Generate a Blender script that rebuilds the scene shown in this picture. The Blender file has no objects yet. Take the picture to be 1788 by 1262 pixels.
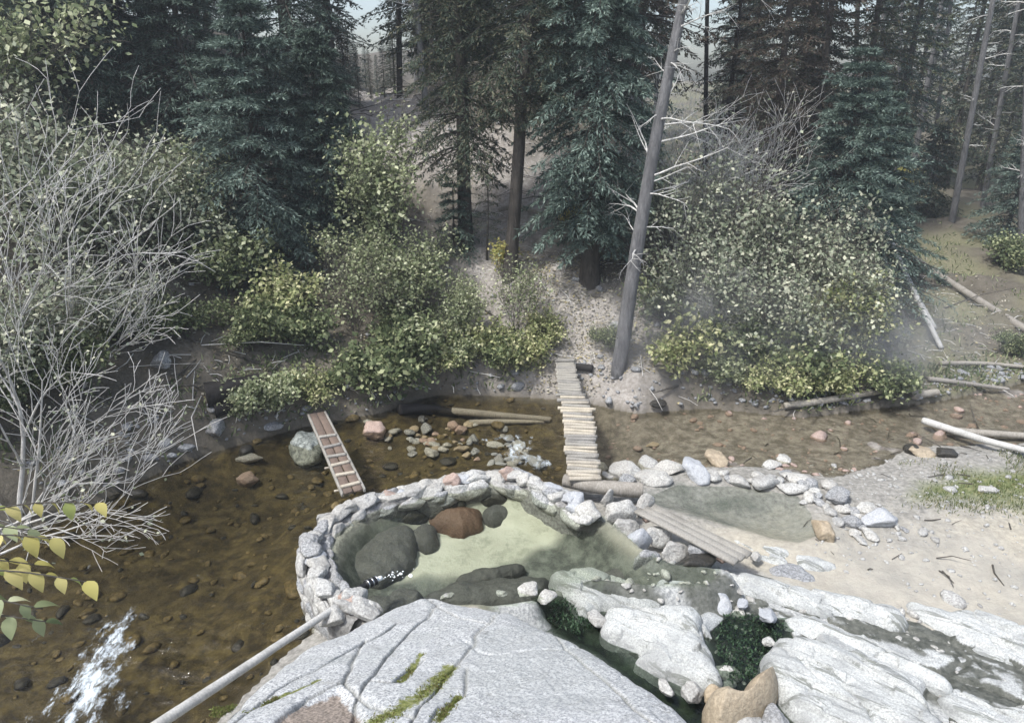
import bpy, math, random
import numpy as np
from mathutils import Vector
S = bpy.context.scene
COL = S.collection
# ------------------------------------------------------------------ camera, sky, sun, exposure
FPX, PITCH, CH = 1250.0, math.radians(21.0), 5.2
cd = bpy.data.cameras.new('camera'); cam = bpy.data.objects.new('camera', cd); COL.objects.link(cam)
cd.sensor_width = 36.0; cd.lens = FPX / 1788.0 * 36.0; cd.clip_start = 0.05; cd.clip_end = 2000
cam.location = (0, 0, CH); cam.rotation_euler = (math.radians(90) - PITCH, 0, 0)
S.camera = cam
W = bpy.data.worlds.new('World'); S.world = W; W.use_nodes = True
wn = W.node_tree; bg = wn.nodes['Background']
sky = wn.nodes.new('ShaderNodeTexSky'); sky.sky_type = 'NISHITA'; sky.sun_disc = False
SUN_EL, SUN_ROT = math.radians(60), math.radians(235)
sky.sun_elevation = SUN_EL; sky.sun_rotation = SUN_ROT
sky.air_density = 1.0; sky.dust_density = 3.0; sky.ozone_density = 1.5
hs = wn.nodes.new('ShaderNodeHueSaturation'); hs.inputs['Saturation'].default_value = .78   # thin high overcast
wn.links.new(sky.outputs[0], hs.inputs['Color']); wn.links.new(hs.outputs[0], bg.inputs[0]); bg.inputs[1].default_value = 0.13
sl = bpy.data.lights.new('sun', 'SUN'); so = bpy.data.objects.new('sun', sl); COL.objects.link(so)
sl.energy = 2.3; sl.angle = math.radians(6); sl.color = (1.0, 0.98, 0.95)
_d = Vector((math.sin(SUN_ROT) * math.cos(SUN_EL), math.cos(SUN_ROT) * math.cos(SUN_EL), math.sin(SUN_EL)))
so.rotation_euler = (-_d).to_track_quat('-Z', 'Y').to_euler()
S.view_settings.view_transform = 'Standard'; S.view_settings.look = 'None'
S.view_settings.gamma = 1.0; S.view_settings.use_curve_mapping = False
S.view_settings.exposure = 0.98

# ------------------------------------------------------------------ maths helpers
R_ = lambda s: np.random.default_rng(s)
cp, sp = math.cos(PITCH), math.sin(PITCH)
def ray(px, py):
    a = (px - 894.0) / FPX; b = -(py - 631.0) / FPX
    return np.array([a, cp + b * sp, -sp + b * cp])
def at(px, py, z):
    d = ray(px, py); t = (z - CH) / d[2]
    return np.array([d[0] * t, d[1] * t, z])
def hsh(ix, iy, iz, s):
    h = (ix.astype(np.int64) * 374761393 + iy.astype(np.int64) * 668265263 + iz.astype(np.int64) * 2147483647 + s * 974634777) & 0xffffffff
    h = ((h ^ (h >> 13)) * 1274126177) & 0xffffffff
    h = ((h ^ (h >> 16)) * 2246822519) & 0xffffffff
    return ((h ^ (h >> 15)) & 0xffffff) / 16777215.0
def vn(p, s=0):
    p = np.asarray(p, float); i = np.floor(p).astype(np.int64); f = p - i; f = f * f * (3 - 2 * f)
    r = 0
    for dx in (0, 1):
        wx = f[..., 0] if dx else 1 - f[..., 0]
        for dy in (0, 1):
            wy = f[..., 1] if dy else 1 - f[..., 1]
            for dz in (0, 1):
                wz = f[..., 2] if dz else 1 - f[..., 2]
                r = r + wx * wy * wz * hsh(i[..., 0] + dx, i[..., 1] + dy, i[..., 2] + dz, s)
    return r * 2 - 1
def fbm(p, s=0, o=4, g=.5):
    r = 0; a = 1.0; t = 0
    for k in range(o):
        r = r + a * vn(p * (2.03 ** k) + k * 17.3, s + k); t += a; a *= g
    return r / t
def p3(x, y, z=0.0):
    x = np.asarray(x, float); return np.stack([x, np.asarray(y, float) + 0 * x, np.zeros_like(x) + z], -1)
def sm(a, b, x):
    t = np.clip((x - a) / (b - a), 0, 1); return t * t * (3 - 2 * t)
def dseg(X, Y, pl, closed=False):
    pl = np.asarray(pl)[:, :2]; n = len(pl); best = np.full(np.shape(X), 1e9)
    for i in range(n if closed else n - 1):
        a = pl[i]; b = pl[(i + 1) % n]; d = b - a; L = (d @ d) + 1e-12
        t = np.clip(((X - a[0]) * d[0] + (Y - a[1]) * d[1]) / L, 0, 1)
        best = np.minimum(best, (X - a[0] - t * d[0]) ** 2 + (Y - a[1] - t * d[1]) ** 2)
    return np.sqrt(best)
def inpoly(X, Y, pl):
    pl = np.asarray(pl)[:, :2]; n = len(pl); c = np.zeros(np.shape(X), bool)
    for i in range(n):
        x1, y1 = pl[i]; x2, y2 = pl[(i + 1) % n]
        if y1 == y2: continue
        c ^= ((y1 > Y) != (y2 > Y)) & (X < (x2 - x1) * (Y - y1) / (y2 - y1) + x1)
    return c
def sdf(X, Y, pl):                       # positive outside
    d = dseg(X, Y, pl, True); return np.where(inpoly(X, Y, pl), -d, d)
def poly(pts, z): return np.array([at(a, b, z) for a, b in pts])

# ------------------------------------------------------------------ object helpers
def tag(o, label=None, cat=None, group=None, kind=None):
    if label: o['label'] = label
    if cat: o['category'] = cat
    if group: o['group'] = group
    if kind: o['kind'] = kind
    return o
def mesh(name, V, F, mat, attrs=None, smooth=False, fattrs=None):
    V = np.asarray(V, np.float32); F = np.asarray(F, np.int32); k = F.shape[1]
    m = bpy.data.meshes.new(name); m.vertices.add(len(V)); m.vertices.foreach_set('co', V.ravel())
    m.loops.add(F.size); m.loops.foreach_set('vertex_index', F.ravel())
    m.polygons.add(len(F)); m.polygons.foreach_set('loop_start', np.arange(0, F.size, k, dtype=np.int32))
    try: m.polygons.foreach_set('loop_total', np.full(len(F), k, np.int32))
    except Exception: pass
    m.update(calc_edges=True)
    if smooth: m.polygons.foreach_set('use_smooth', np.ones(len(F), bool))
    for n, v in (attrs or {}).items():
        a = m.attributes.new(n, 'FLOAT', 'POINT'); a.data.foreach_set('value', np.asarray(v, np.float32))
    for n, v in (fattrs or {}).items():
        a = m.attributes.new(n, 'FLOAT', 'FACE'); a.data.foreach_set('value', np.asarray(v, np.float32))
    if mat: m.materials.append(mat)
    return m
def link(name, m, parent=None, loc=None):
    o = bpy.data.objects.new(name, m); COL.objects.link(o)
    if parent: o.parent = parent
    if loc is not None: o.location = [float(c) for c in loc]
    return o
def empty(name, loc, rz=0, **k):
    o = bpy.data.objects.new(name, None); COL.objects.link(o); o.location = [float(c) for c in loc]; o.rotation_euler.z = rz
    o.empty_display_size = .2
    return tag(o, **k)

# ------------------------------------------------------------------ materials
class NT:
    def __init__(s, name):
        s.m = bpy.data.materials.new(name); s.m.use_nodes = True; s.t = s.m.node_tree
        s.b = s.t.nodes['Principled BSDF']; s.out = s.t.nodes['Material Output']
        s.pos = s.n('ShaderNodeNewGeometry').outputs['Position']
    def n(s, t, **k):
        x = s.t.nodes.new(t)
        for a, b in k.items(): setattr(x, a, b)
        return x
    def l(s, a, b): s.t.links.new(a, b)
    def v(s, sock, val):
        if isinstance(val, (int, float)): sock.default_value = val
        elif isinstance(val, tuple): sock.default_value = val if len(val) == 4 or sock.type == 'VECTOR' else (*val, 1)
        else: s.l(val, sock)
    def noise(s, sc, det=4, rough=.55, vec=None, dist=0):
        x = s.n('ShaderNodeTexNoise'); s.l(vec or s.pos, x.inputs['Vector'])
        x.inputs['Scale'].default_value = sc; x.inputs['Detail'].default_value = det; x.inputs['Roughness'].default_value = rough; x.inputs['Distortion'].default_value = dist
        return x.outputs[0]
    def vor(s, sc, feat='F1', vec=None, out=0):
        x = s.n('ShaderNodeTexVoronoi', feature=feat); s.l(vec or s.pos, x.inputs['Vector']); x.inputs['Scale'].default_value = sc
        return x.outputs[out]
    def ramp(s, f, a, b, lo=0.0, hi=1.0):
        x = s.n('ShaderNodeMapRange'); s.l(f, x.inputs[0]); x.inputs[1].default_value = a; x.inputs[2].default_value = b
        x.inputs[3].default_value = lo; x.inputs[4].default_value = hi; return x.outputs[0]
    def mix(s, f, a, b, mode='MIX'):
        x = s.n('ShaderNodeMix', data_type='RGBA', blend_type=mode)
        s.v(x.inputs[0], f); s.v(x.inputs[6], a); s.v(x.inputs[7], b); return x.outputs[2]
    def math(s, op, a, b=0.0):
        x = s.n('ShaderNodeMath', operation=op); s.v(x.inputs[0], a); s.v(x.inputs[1], b); return x.outputs[0]
    def attr(s, n): return s.n('ShaderNodeAttribute', attribute_name=n).outputs['Fac']
    def scale(s, v3, vec=None, rot=(0, 0, 0)):
        x = s.n('ShaderNodeMapping'); s.l(vec or s.pos, x.inputs[0]); x.inputs['Scale'].default_value = v3; x.inputs['Rotation'].default_value = rot; return x.outputs[0]
    def oc(s): return s.n('ShaderNodeTexCoord').outputs['Object']
    def bump(s, h, st=.5, d=.02, nrm=None):
        x = s.n('ShaderNodeBump'); s.l(h, x.inputs['Height']); x.inputs['Strength'].default_value = st; x.inputs['Distance'].default_value = d
        if nrm: s.l(nrm, x.inputs['Normal'])
        return x.outputs[0]
    def fin(s, col, rough=.8, nrm=None, spec=.3):
        s.v(s.b.inputs['Base Color'], col); s.v(s.b.inputs['Roughness'], rough)
        s.b.inputs['Specular IOR Level'].default_value = spec
        if nrm: s.l(nrm, s.b.inputs['Normal'])
        return s.m
    def orand(s): return s.n('ShaderNodeObjectInfo').outputs['Random']

def rock_mat(name, light, dark, stain=(.16, .15, .13), speck=45, moss=0.0, stain_amt=.5, rough=.85):
    k = NT(name)
    sp1 = k.ramp(k.noise(speck, 3, .7), .40, .60)
    big = k.ramp(k.noise(2.3, 4, .6), .35, .68)
    c = k.mix(sp1, dark, light)
    c = k.mix(k.math('MULTIPLY', big, stain_amt), c, stain)
    v = k.ramp(k.noise(9, 5, .65), .55, .7)
    c = k.mix(k.math('MULTIPLY', v, .35), c, tuple(x * .5 for x in dark))
    c = k.mix(.55, c, k.mix(k.orand(), (.66, .66, .68), (1.0, .97, .93)), 'MULTIPLY')
    if moss: c = k.mix(k.math('MULTIPLY', k.ramp(k.noise(5, 5, .7), .52, .6), moss), c, (.07, .08, .03))
    cr = k.ramp(k.vor(4.0, 'DISTANCE_TO_EDGE', vec=None), 0, .03)
    h = k.math('ADD', k.math('MULTIPLY', k.noise(14, 6, .65), 1.0), k.math('MULTIPLY', k.noise(70, 3, .6), .25))
    return k.fin(c, rough, k.bump(h, .8, .03))
M = {}
M['pale'] = rock_mat('pale_granite', (.62, .63, .605), (.34, .34, .325), (.28, .27, .25), stain_amt=.6)
M['grey'] = rock_mat('grey_granite', (.46, .48, .49), (.20, .21, .22), (.20, .19, .18))
M['blue'] = rock_mat('blue_grey_stone', (.50, .525, .555), (.36, .38, .405), (.28, .3, .32), speck=60, stain_amt=.3)
M['pink'] = rock_mat('pink_stone', (.50, .39, .34), (.34, .25, .21), (.3, .25, .22), speck=50)
M['tan'] = rock_mat('tan_stone', (.50, .43, .32), (.36, .31, .23), (.30, .22, .14), speck=30, stain_amt=.4, rough=.6)
M['dark'] = rock_mat('dark_wet_and_shaded_stone', (.07, .065, .055), (.03, .03, .028), (.035, .035, .03), rough=.35)  # wet stones, and the shade painted on the pool wall's inner face
M['brown'] = rock_mat('brown_stone', (.19, .125, .09), (.13, .075, .05), (.09, .06, .045), rough=.5)
M['sub'] = rock_mat('submerged_grey_rock', (.12, .12, .112), (.085, .085, .08), (.05, .05, .048), rough=.6, stain_amt=.7)
M['amber'] = rock_mat('creek_bed_stone', (.22, .17, .08), (.09, .07, .03), (.06, .045, .02), speck=20, rough=.5)
M['lichen'] = rock_mat('lichen_granite', (.55, .6, .56), (.17, .19, .18), (.12, .13, .12), speck=16, stain_amt=.6)
M['mortar'] = rock_mat('mortar', (.40, .40, .39), (.20, .20, .195), (.10, .10, .095), speck=30, stain_amt=.8)
k = NT('streaked_ledge_rock'); vv = k.scale((1.0, 1.0, 1.0), k.pos, (0, 0, math.radians(37))); vv = k.scale((1.6, 11, 4), vv)
st_ = k.ramp(k.noise(1.0, 7, .7, vv, .8), .42, .56); spk = k.ramp(k.noise(60, 5, .8), .38, .6)
c = k.mix(spk, (.30, .31, .305), (.58, .60, .585)); c = k.mix(k.math('MULTIPLY', st_, .0), c, (.2, .2, .2))
dk = k.ramp(k.noise(1.0, 6, .7, vv, .8), .54, .60); c = k.mix(k.math('MULTIPLY', dk, .85), c, (.16, .17, .15)); c = k.mix(k.math('MULTIPLY', k.ramp(k.noise(2.6, 5, .7), .44, .62), .6), c, (.25, .26, .26))
M['ledge'] = k.fin(c, .8, k.bump(k.math('ADD', k.noise(1.0, 7, .7, vv, .8), k.math('MULTIPLY', k.noise(30, 5, .7), .4)), .8, .03))
M['ledgegrey'] = M['ledge'].copy(); M['ledgegrey'].name = 'grey_streaked_ledge_rock'
for n_ in M['ledgegrey'].node_tree.nodes:
    if n_.type == 'MIX' and not n_.inputs[6].is_linked and not n_.inputs[7].is_linked and n_.inputs[6].default_value[0] > .3: n_.inputs[6].default_value = (.22, .23, .22, 1); n_.inputs[7].default_value = (.46, .48, .46, 1)
def wood_mat(name, a, b, gr=(60, 60, 4), obj=True):
    k = NT(name); v = k.scale(gr, k.oc() if obj else k.pos)
    n1 = k.noise(1.0, 5, .65, v, .6)
    c = k.mix(k.ramp(n1, .3, .7), a, b)
    c = k.mix(k.math('MULTIPLY', k.ramp(k.noise(5, 4), .5, .7), .45), c, tuple(x * .55 for x in b))
    c = k.mix(.5, c, k.mix(k.orand(), (.62, .62, .64), (1.0, .97, .9)), 'MULTIPLY')
    return k.fin(c, .8, k.bump(n1, .6, .01))
M['plank'] = wood_mat('weathered_plank', (.40, .39, .36), (.22, .21, .19))
M['pole'] = wood_mat('pale_round_pole', (.58, .54, .45), (.36, .32, .26))
M['log'] = wood_mat('grey_log_wood', (.42, .40, .36), (.22, .20, .17))
M['palelog'] = wood_mat('bleached_log_wood', (.68, .68, .65), (.42, .42, .40))
M['brownplank'] = wood_mat('brown_plank', (.22, .17, .14), (.12, .09, .075))
M['burnt'] = wood_mat('charred_wood', (.035, .032, .03), (.012, .011, .011))
def bark(name, a, b):
    k = NT(name); v = k.scale((15, 15, 3.5))
    n1 = k.noise(1.0, 8, .78, v, .5)
    c = k.mix(k.ramp(n1, .35, .65), b, a)
    c = k.mix(k.math('MULTIPLY', k.ramp(k.noise(2.2, 5, .7), .45, .65), .5), c, tuple((x + y) * .28 for x, y in zip(a, b)))
    return k.fin(c, .9, k.bump(n1, 1.0, .06))
M['bark'] = bark('conifer_bark', (.13, .115, .10), (.045, .04, .035))
M['greybark'] = bark('silver_dead_bark', (.25, .25, .25), (.10, .10, .105))
M['twig'] = bark('bare_grey_twig', (.85, .84, .80), (.60, .59, .56))
M['stem'] = bark('shrub_stem', (.17, .16, .14), (.08, .07, .06))
def leaf_mat(name, a, b, c2=None, tr=.25, var=.8):
    k = NT(name); r = k.attr('rnd')
    c = k.mix(r, a, b)
    if c2: c = k.mix(k.ramp(k.math('FRACT', k.math('MULTIPLY', r, 7.3)), .72, .74), c, c2)
    n = k.ramp(k.noise(1.3, 3), .3, .7)
    c = k.mix(k.math('MULTIPLY', n, .5), c, k.mix(1.0, c, (var * .75, var * .8, var * .8), 'MULTIPLY'))
    k.fin(c, .6, None, .25)
    t = k.n('ShaderNodeBsdfTranslucent'); k.l(c, t.inputs[0])
    mx = k.n('ShaderNodeMixShader'); mx.inputs[0].default_value = tr
    k.l(k.b.outputs[0], mx.inputs[1]); k.l(t.outputs[0], mx.inputs[2]); k.l(mx.outputs[0], k.out.inputs[0])
    return k.m
M['spruce'] = leaf_mat('spruce_needles', (.04, .065, .052), (.125, .175, .14), (.20, .26, .21))
M['fir'] = leaf_mat('blue_green_needles', (.05, .078, .064), (.165, .225, .190), (.26, .33, .28))
M['darkneedle'] = leaf_mat('dark_forest_needles', (.045, .066, .048), (.10, .125, .085), (.16, .155, .10))
M['olive'] = leaf_mat('olive_forest_needles', (.065, .082, .048), (.12, .14, .085), (.15, .13, .08))
M['deadneedle'] = leaf_mat('brown_dying_needles', (.085, .065, .052), (.14, .11, .085), (.09, .10, .07))
M['leaf'] = leaf_mat('pale_green_leaves', (.15, .19, .09), (.42, .46, .27), (.64, .66, .44), .35)
M['leafpale'] = leaf_mat('silvery_pale_leaves', (.20, .24, .15), (.48, .51, .38), (.66, .66, .50), .3)
M['leafyellow'] = leaf_mat('yellow_leaves', (.50, .45, .14), (.62, .55, .24), (.40, .45, .15), .4)
M['leafdark'] = leaf_mat('dull_green_leaves', (.07, .095, .045), (.19, .23, .11), (.42, .45, .25), .3)
M['leafmix'] = leaf_mat('yellowing_leaves', (.16, .20, .08), (.48, .50, .25), (.66, .64, .38), .35)
M['litter'] = leaf_mat('fallen_leaves', (.36, .33, .26), (.56, .53, .44), (.45, .38, .2), .1)
M['duffleaf'] = leaf_mat('brown_fallen_leaves', (.10, .08, .055), (.24, .20, .14), (.34, .30, .2), .1)
M['grassblade'] = leaf_mat('grass_blades', (.09, .13, .045), (.19, .22, .09), (.3, .28, .14), .3)
M['algae'] = leaf_mat('green_algae', (.03, .06, .03), (.07, .13, .07), (.12, .18, .11), .2)
M['moss'] = leaf_mat('moss_tufts', (.11, .14, .035), (.22, .24, .07), (.16, .13, .06), .2)
k = NT('black_rubber'); M['black'] = k.fin((.02, .02, .022), .4)
k = NT('white_plastic'); M['white'] = k.fin((.75, .78, .78), .35, None, .5)
k = NT('steel_band'); k.b.inputs['Metallic'].default_value = 1; M['steel'] = k.fin((.5, .52, .54), .3)

# ------------------------------------------------------------------ terrain
far_px = [(2700, 640), (2200, 655), (1788, 668), (1640, 700), (1400, 728), (1240, 712), (1110, 722), (1010, 700), (900, 692), (760, 688), (660, 722), (560, 738), (430, 772), (320, 805), (160, 880), (0, 950), (-350, 1060), (-900, 1300)]
near_px = [(-300, 1500), (200, 1400), (380, 1262), (500, 1140), (575, 1085), (535, 1010), (545, 930), (600, 885), (700, 850), (800, 828), (880, 822), (960, 850), (1060, 846), (1200, 820), (1330, 818), (1450, 838), (1540, 812), (1590, 782), (1788, 775), (2200, 770), (2700, 760)]
FAR = poly(far_px, 0); NEAR = poly(near_px, 0); CREEK = np.concatenate([FAR, NEAR])
pool_px = [(585, 975), (600, 930), (650, 893), (740, 858), (860, 838), (930, 850), (1000, 880), (1060, 915), (1110, 960), (1170, 990), (1260, 998), (1230, 1010), (1120, 1010), (1040, 1000), (960, 1015), (960, 1035), (860, 1050), (770, 1045), (700, 1052), (650, 1070), (600, 1030)]
POOL_Z = 0.41; POOL = poly(pool_px, POOL_Z)
pool2_px = [(1120, 862), (1180, 842), (1290, 845), (1400, 862), (1430, 900), (1440, 940), (1400, 955), (1340, 945), (1270, 922), (1190, 900), (1130, 880)]
P2_Z = 0.16; POOL2 = poly(pool2_px, P2_Z)
chan_px = [(940, 1030), (1010, 1040), (1060, 1052), (1040, 1090), (1110, 1155), (1200, 1195), (1260, 1200), (1245, 1100), (1290, 1075), (1370, 1085), (1370, 1120), (1330, 1165), (1345, 1200), (1400, 1262), (1480, 1330), (1300, 1330), (1180, 1230), (1050, 1130), (950, 1080)]
CHAN = poly(chan_px, .2)
ledge_px = [(930, 1010), (1060, 990), (1250, 975), (1330, 985), (1440, 1030), (1600, 1075), (1788, 1115), (2300, 1250), (2300, 1900), (700, 1900), (700, 1200), (900, 1050)]
LEDGE = poly(ledge_px, .2)
grass_px = [(1600, 838), (1660, 812), (1788, 800), (2300, 800), (2300, 880), (1788, 880), (1700, 888), (1610, 868)]
GRASS = poly(grass_px, .15)
trail_px0 = [(1060, 650), (1000, 612), (950, 560), (905, 510), (850, 465), (850, 400), (880, 350), (900, 320)]
def slope_of(X):
    return .06 + .54 * (1 - sm(2.2, 6.0, X))
def H(X, Y):
    X = np.asarray(X, float); Y = np.asarray(Y, float)
    dfar = dseg(X, Y, FAR); dnear = dseg(X, Y, NEAR); ins = inpoly(X, Y, CREEK)
    d = np.minimum(dfar, dnear)
    n1 = fbm(p3(X * .9, Y * .9), 3, 4); n2 = fbm(p3(X * 3.2, Y * 3.2), 9, 4); n0 = fbm(p3(X * .22, Y * .22), 21, 3)
    bed = -.05 - .33 * sm(0, 1.1, d) * (1 - .78 * sm(1.2, 3.8, X)) + .03 * sm(1.5, 4, X) + .07 * n1 + .09 * n2 * (1 - .5 * sm(1, 4, X))
    bar = np.exp(-(((X - GB[0]) / 1.0) ** 2 + ((Y - GB[1]) / .38) ** 2)); bed = bed + .24 * bar
    s = slope_of(X)
    crest = 4.7 - .7 * np.exp(-((X + 4.9 * Y / 24) / (.9 + Y * .03)) ** 2) + 2.0 * sm(-6, -12, X) + .6 * sm(2, -1, X) * sm(-3.2, -1, X)
    rise = s * dfar * (1 + .12 * n0) ; rise = np.where(rise > crest, crest + (rise - crest) * .02, rise)
    rise = rise + .03 * np.maximum(0, Y - 46)
    far = .10 + .28 * sm(0, .35, dfar) * (1 - .75 * sm(3, 5, X)) + rise + .16 * n2 * sm(0, 1, dfar) + .30 * n1 * sm(.5, 3, dfar)
    near = .04 + .10 * sm(0, .6, dnear) + .035 * n1 + .025 * n2 + .28 * np.maximum(0, 3.4 - Y)
    far_side = (dfar < dnear)
    z = np.where(ins, bed, np.where(far_side, far, near))
    nearm = (~far_side) | ins
    # ledges
    u = X * .6 + Y * .8; v = X * .8 - Y * .6
    lm = sm(.15, -.25, sdf(X, Y, LEDGE))
    rid = np.abs(fbm(p3(v * .55, u * 2.6), 31, 4)); rid = 1 - sm(0, .35, rid)
    rid = rid * (.5 + .5 * fbm(p3(v * 2, u * 5), 5, 3))
    z = np.where(nearm & (Y < 8.5), z + lm * (.0 + .02 * rid), z)
    # pools
    w = sdf(X, Y, POOL); z = np.where((Y < 11) & (w < .3), z * (1 - sm(.3, .05, w)) + sm(.3, .05, w) * (.40 - .45 * sm(.1, -.35, w) + .03 * n2), z)
    w = sdf(X, Y, POOL2); z = np.where((Y < 12) & (w < .4), z * (1 - sm(.35, .1, w)) + sm(.35, .1, w) * (.19 - .16 * sm(.08, -.5, w) + .01 * n2), z)
    w = sdf(X, Y, CHAN); z = np.where(w < .1, z * (1 - sm(.1, -.1, w)) + sm(.1, -.1, w) * (.06 + .05 * n2), z)
    return z
GB = at(770, 765, 0)
def ground(px, py):
    d = ray(px, py); t = np.concatenate([np.linspace(3, 30, 500), np.linspace(30.2, 80, 200)])
    P = np.array([0, 0, CH])[None] + d[None] * t[:, None]
    h = H(P[:, 0], P[:, 1]); k = np.nonzero(P[:, 2] < h)[0]
    if not len(k): return P[-1]
    k = k[0]; q = P[k].copy(); q[2] = h[k]; return q
def atY(px, Y, py=None):            # a point on the ground at forward distance Y under column px
    z = 0.0
    for _ in range(6):
        dep = Y * cp + (CH - z) * sp; x = (px - 894) / FPX * dep; z = float(H(np.array([x]), np.array([Y]))[0])
    return np.array([x, Y, z])
TRAIL = np.array([ground(a, b) for a, b in trail_px0] + [ground(660, 215), ground(650, 165)])
def spacing(lo, hi, c0, c1, fine, grow=1.09):
    a = list(np.arange(c0, c1, fine)); s = fine
    while a[-1] < hi: s *= grow; a.append(a[-1] + s)
    s = fine
    while a[0] > lo: s *= grow; a.insert(0, a[0] - s)
    return np.array(a)
gx = spacing(-68, 68, -7, 9.5, .05); gy = spacing(-30, 82, 2.6, 15.5, .05, 1.045)
GX, GY = np.meshgrid(gx, gy); hx, hy = GX.ravel(), GY.ravel(); hz = H(hx, hy)
nx, ny = len(gx), len(gy); ii = np.arange(nx * ny).reshape(ny, nx)
GF = np.stack([ii[:-1, :-1].ravel(), ii[:-1, 1:].ravel(), ii[1:, 1:].ravel(), ii[1:, :-1].ravel()], 1)
ins = inpoly(hx, hy, CREEK); dfar = dseg(hx, hy, FAR); dnear = dseg(hx, hy, NEAR)
farside = (~ins) & (dfar < dnear)
a_bed = ins.astype(float) * sm(-.02, .15, np.minimum(dfar, dnear)); a_right = sm(.3, 2.6, hx)
a_sand = ((~ins) & (~farside)).astype(float)
a_rock = sm(.1, -.2, sdf(hx, hy, LEDGE) + .25 * fbm(p3(hx * 1.5, hy * 1.5), 8, 3)) * (hy < 8.6) * (1 - farside)
a_pool = sm(.05, -.1, sdf(hx, hy, POOL)) * (hy < 11)
psand = poly([(690, 1010), (712, 950), (740, 905), (752, 880), (800, 862), (900, 856), (960, 882), (1005, 915), (1000, 940), (930, 962), (850, 985), (770, 1012)], 0)
_c = at(1275, 882, .05); a_silt = np.maximum(.9 * np.exp(-(((hx - _c[0]) / .42) ** 2 + ((hy - _c[1]) / .16) ** 2)), .75 * sm(.02, -.04, sdf(hx, hy, POOL2)) * sm(.25, .0, dseg(hx, hy, POOL2[[0, 1, 8, 9, 10, 0]])))
a_shore = sm(2.6, .4, dnear)
a_psand = sm(.10, -.12, sdf(hx, hy, psand) + .22 * fbm(p3(hx * 2.2, hy * 2.2), 88, 4)) 
a_grass = sm(.2, -.4, sdf(hx, hy, GRASS) + .6 * fbm(p3(hx * 1.2, hy * 1.2), 18, 3))
a_trail = farside * sm(1.9, .3, dseg(hx, hy, TRAIL) + 1.0 * fbm(p3(hx, hy), 11, 3))
u = hx * .6 + hy * .8; v = hx * .8 - hy * .6
a_rid = sm(-.02, .16, fbm(p3(v * .6, u * 3.2), 41, 5))
a_alg = sm(.2, -.05, sdf(hx, hy, CHAN))
a_green = farside * sm(5, 8, hx) * sm(-.3, .3, fbm(p3(hx * .5, hy * .5), 77, 3))
k = NT('ground')
A = {n: k.attr(n) for n in ('bed', 'right', 'sand', 'rock', 'pool', 'grass', 'trail', 'rid', 'alg', 'green', 'psand', 'shore', 'silt')}
nz = k.ramp(k.noise(1.6, 6, .65), .3, .7); nf = k.ramp(k.noise(16, 5, .7), .35, .65); nm = k.ramp(k.noise(6, 5, .7), .4, .62)
duff = k.mix(nz, (.10, .088, .068), (.19, .17, .14)); duff = k.mix(k.math('MULTIPLY', nf, .55), duff, (.06, .055, .04))
trail = k.mix(nf, (.25, .23, .205), (.44, .415, .385)); trail = k.mix(k.math('MULTIPLY', nm, .5), trail, (.20, .18, .155))
c = k.mix(A['trail'], duff, trail)
c = k.mix(A['green'], c, k.mix(nf, (.12, .13, .07), (.21, .19, .13)))
sand = k.mix(nz, (.31, .30, .265), (.45, .42, .355)); sand = k.mix(k.ramp(k.noise(.55, 4, .6), .45, .62), sand, k.mix(nf, (.33, .305, .25), (.48, .445, .36))); sand = k.mix(k.math('MULTIPLY', nm, .35), sand, (.24, .225, .20))
shore = k.mix(nf, (.17, .165, .15), (.36, .35, .32)); sand = k.mix(k.ramp(k.math('ADD', A['shore'], k.math('MULTIPLY', k.math('SUBTRACT', k.noise(2.5, 6, .75), .5), 1.6)), .2, .8), sand, shore)
c = k.mix(A['sand'], c, sand)
bedc = k.mix(nm, (.032, .025, .012), (.17, .135, .055)); bedc = k.mix(k.math('MULTIPLY', nz, .75), bedc, (.045, .036, .018)); bedc = k.mix(k.math('MULTIPLY', nf, .5), bedc, (.04, .028, .012))
bedr = k.mix(nm, (.13, .12, .105), (.40, .38, .345)); bedr = k.mix(k.math('MULTIPLY', nz, .5), bedr, (.17, .15, .125)); bedr = k.mix(k.math('MULTIPLY', nf, .4), bedr, (.10, .085, .07))
c = k.mix(A['bed'], c, k.mix(A['right'], bedc, bedr))
rockc = k.mix(k.ramp(k.noise(28, 4, .7), .4, .6), (.24, .25, .25), (.46, .47, .46))
rockd = k.mix(nf, (.075, .08, .068), (.16, .165, .15))
rk = k.mix(A['rid'], rockd, rockc); c = k.mix(A['rock'], c, rk)
alg = k.mix(nm, (.018, .024, .018), (.06, .08, .05)); c = k.mix(A['alg'], c, alg)
pc = k.mix(nz, (.37, .37, .30), (.50, .50, .42)); pc = k.mix(k.math('MULTIPLY', k.ramp(k.noise(3, 5, .7), .52, .68), .6), pc, (.16, .18, .13))
pd = k.mix(nm, (.07, .075, .065), (.17, .18, .155)); pc = k.mix(A['psand'], pd, pc)
c = k.mix(A['pool'], c, pc)
c = k.mix(k.math('MULTIPLY', A['silt'], k.ramp(k.noise(5, 6, .75), .3, .6)), c, (.12, .13, .11))
c = k.mix(A['grass'], c, k.mix(nf, (.10, .13, .05), (.20, .21, .10)))
hh = k.math('ADD', k.noise(9, 6, .7), k.math('MULTIPLY', k.noise(50, 3), .3))
M['ground'] = k.fin(c, .9, k.bump(hh, .7, .04))
link('ground', mesh('ground', np.stack([hx, hy, hz], 1), GF, M['ground'], dict(bed=a_bed, right=a_right, sand=a_sand, rock=a_rock, pool=a_pool, grass=a_grass, silt=a_silt, psand=a_psand, shore=a_shore, trail=a_trail, rid=a_rid, alg=a_alg, green=a_green), True))['kind'] = 'structure'

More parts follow.
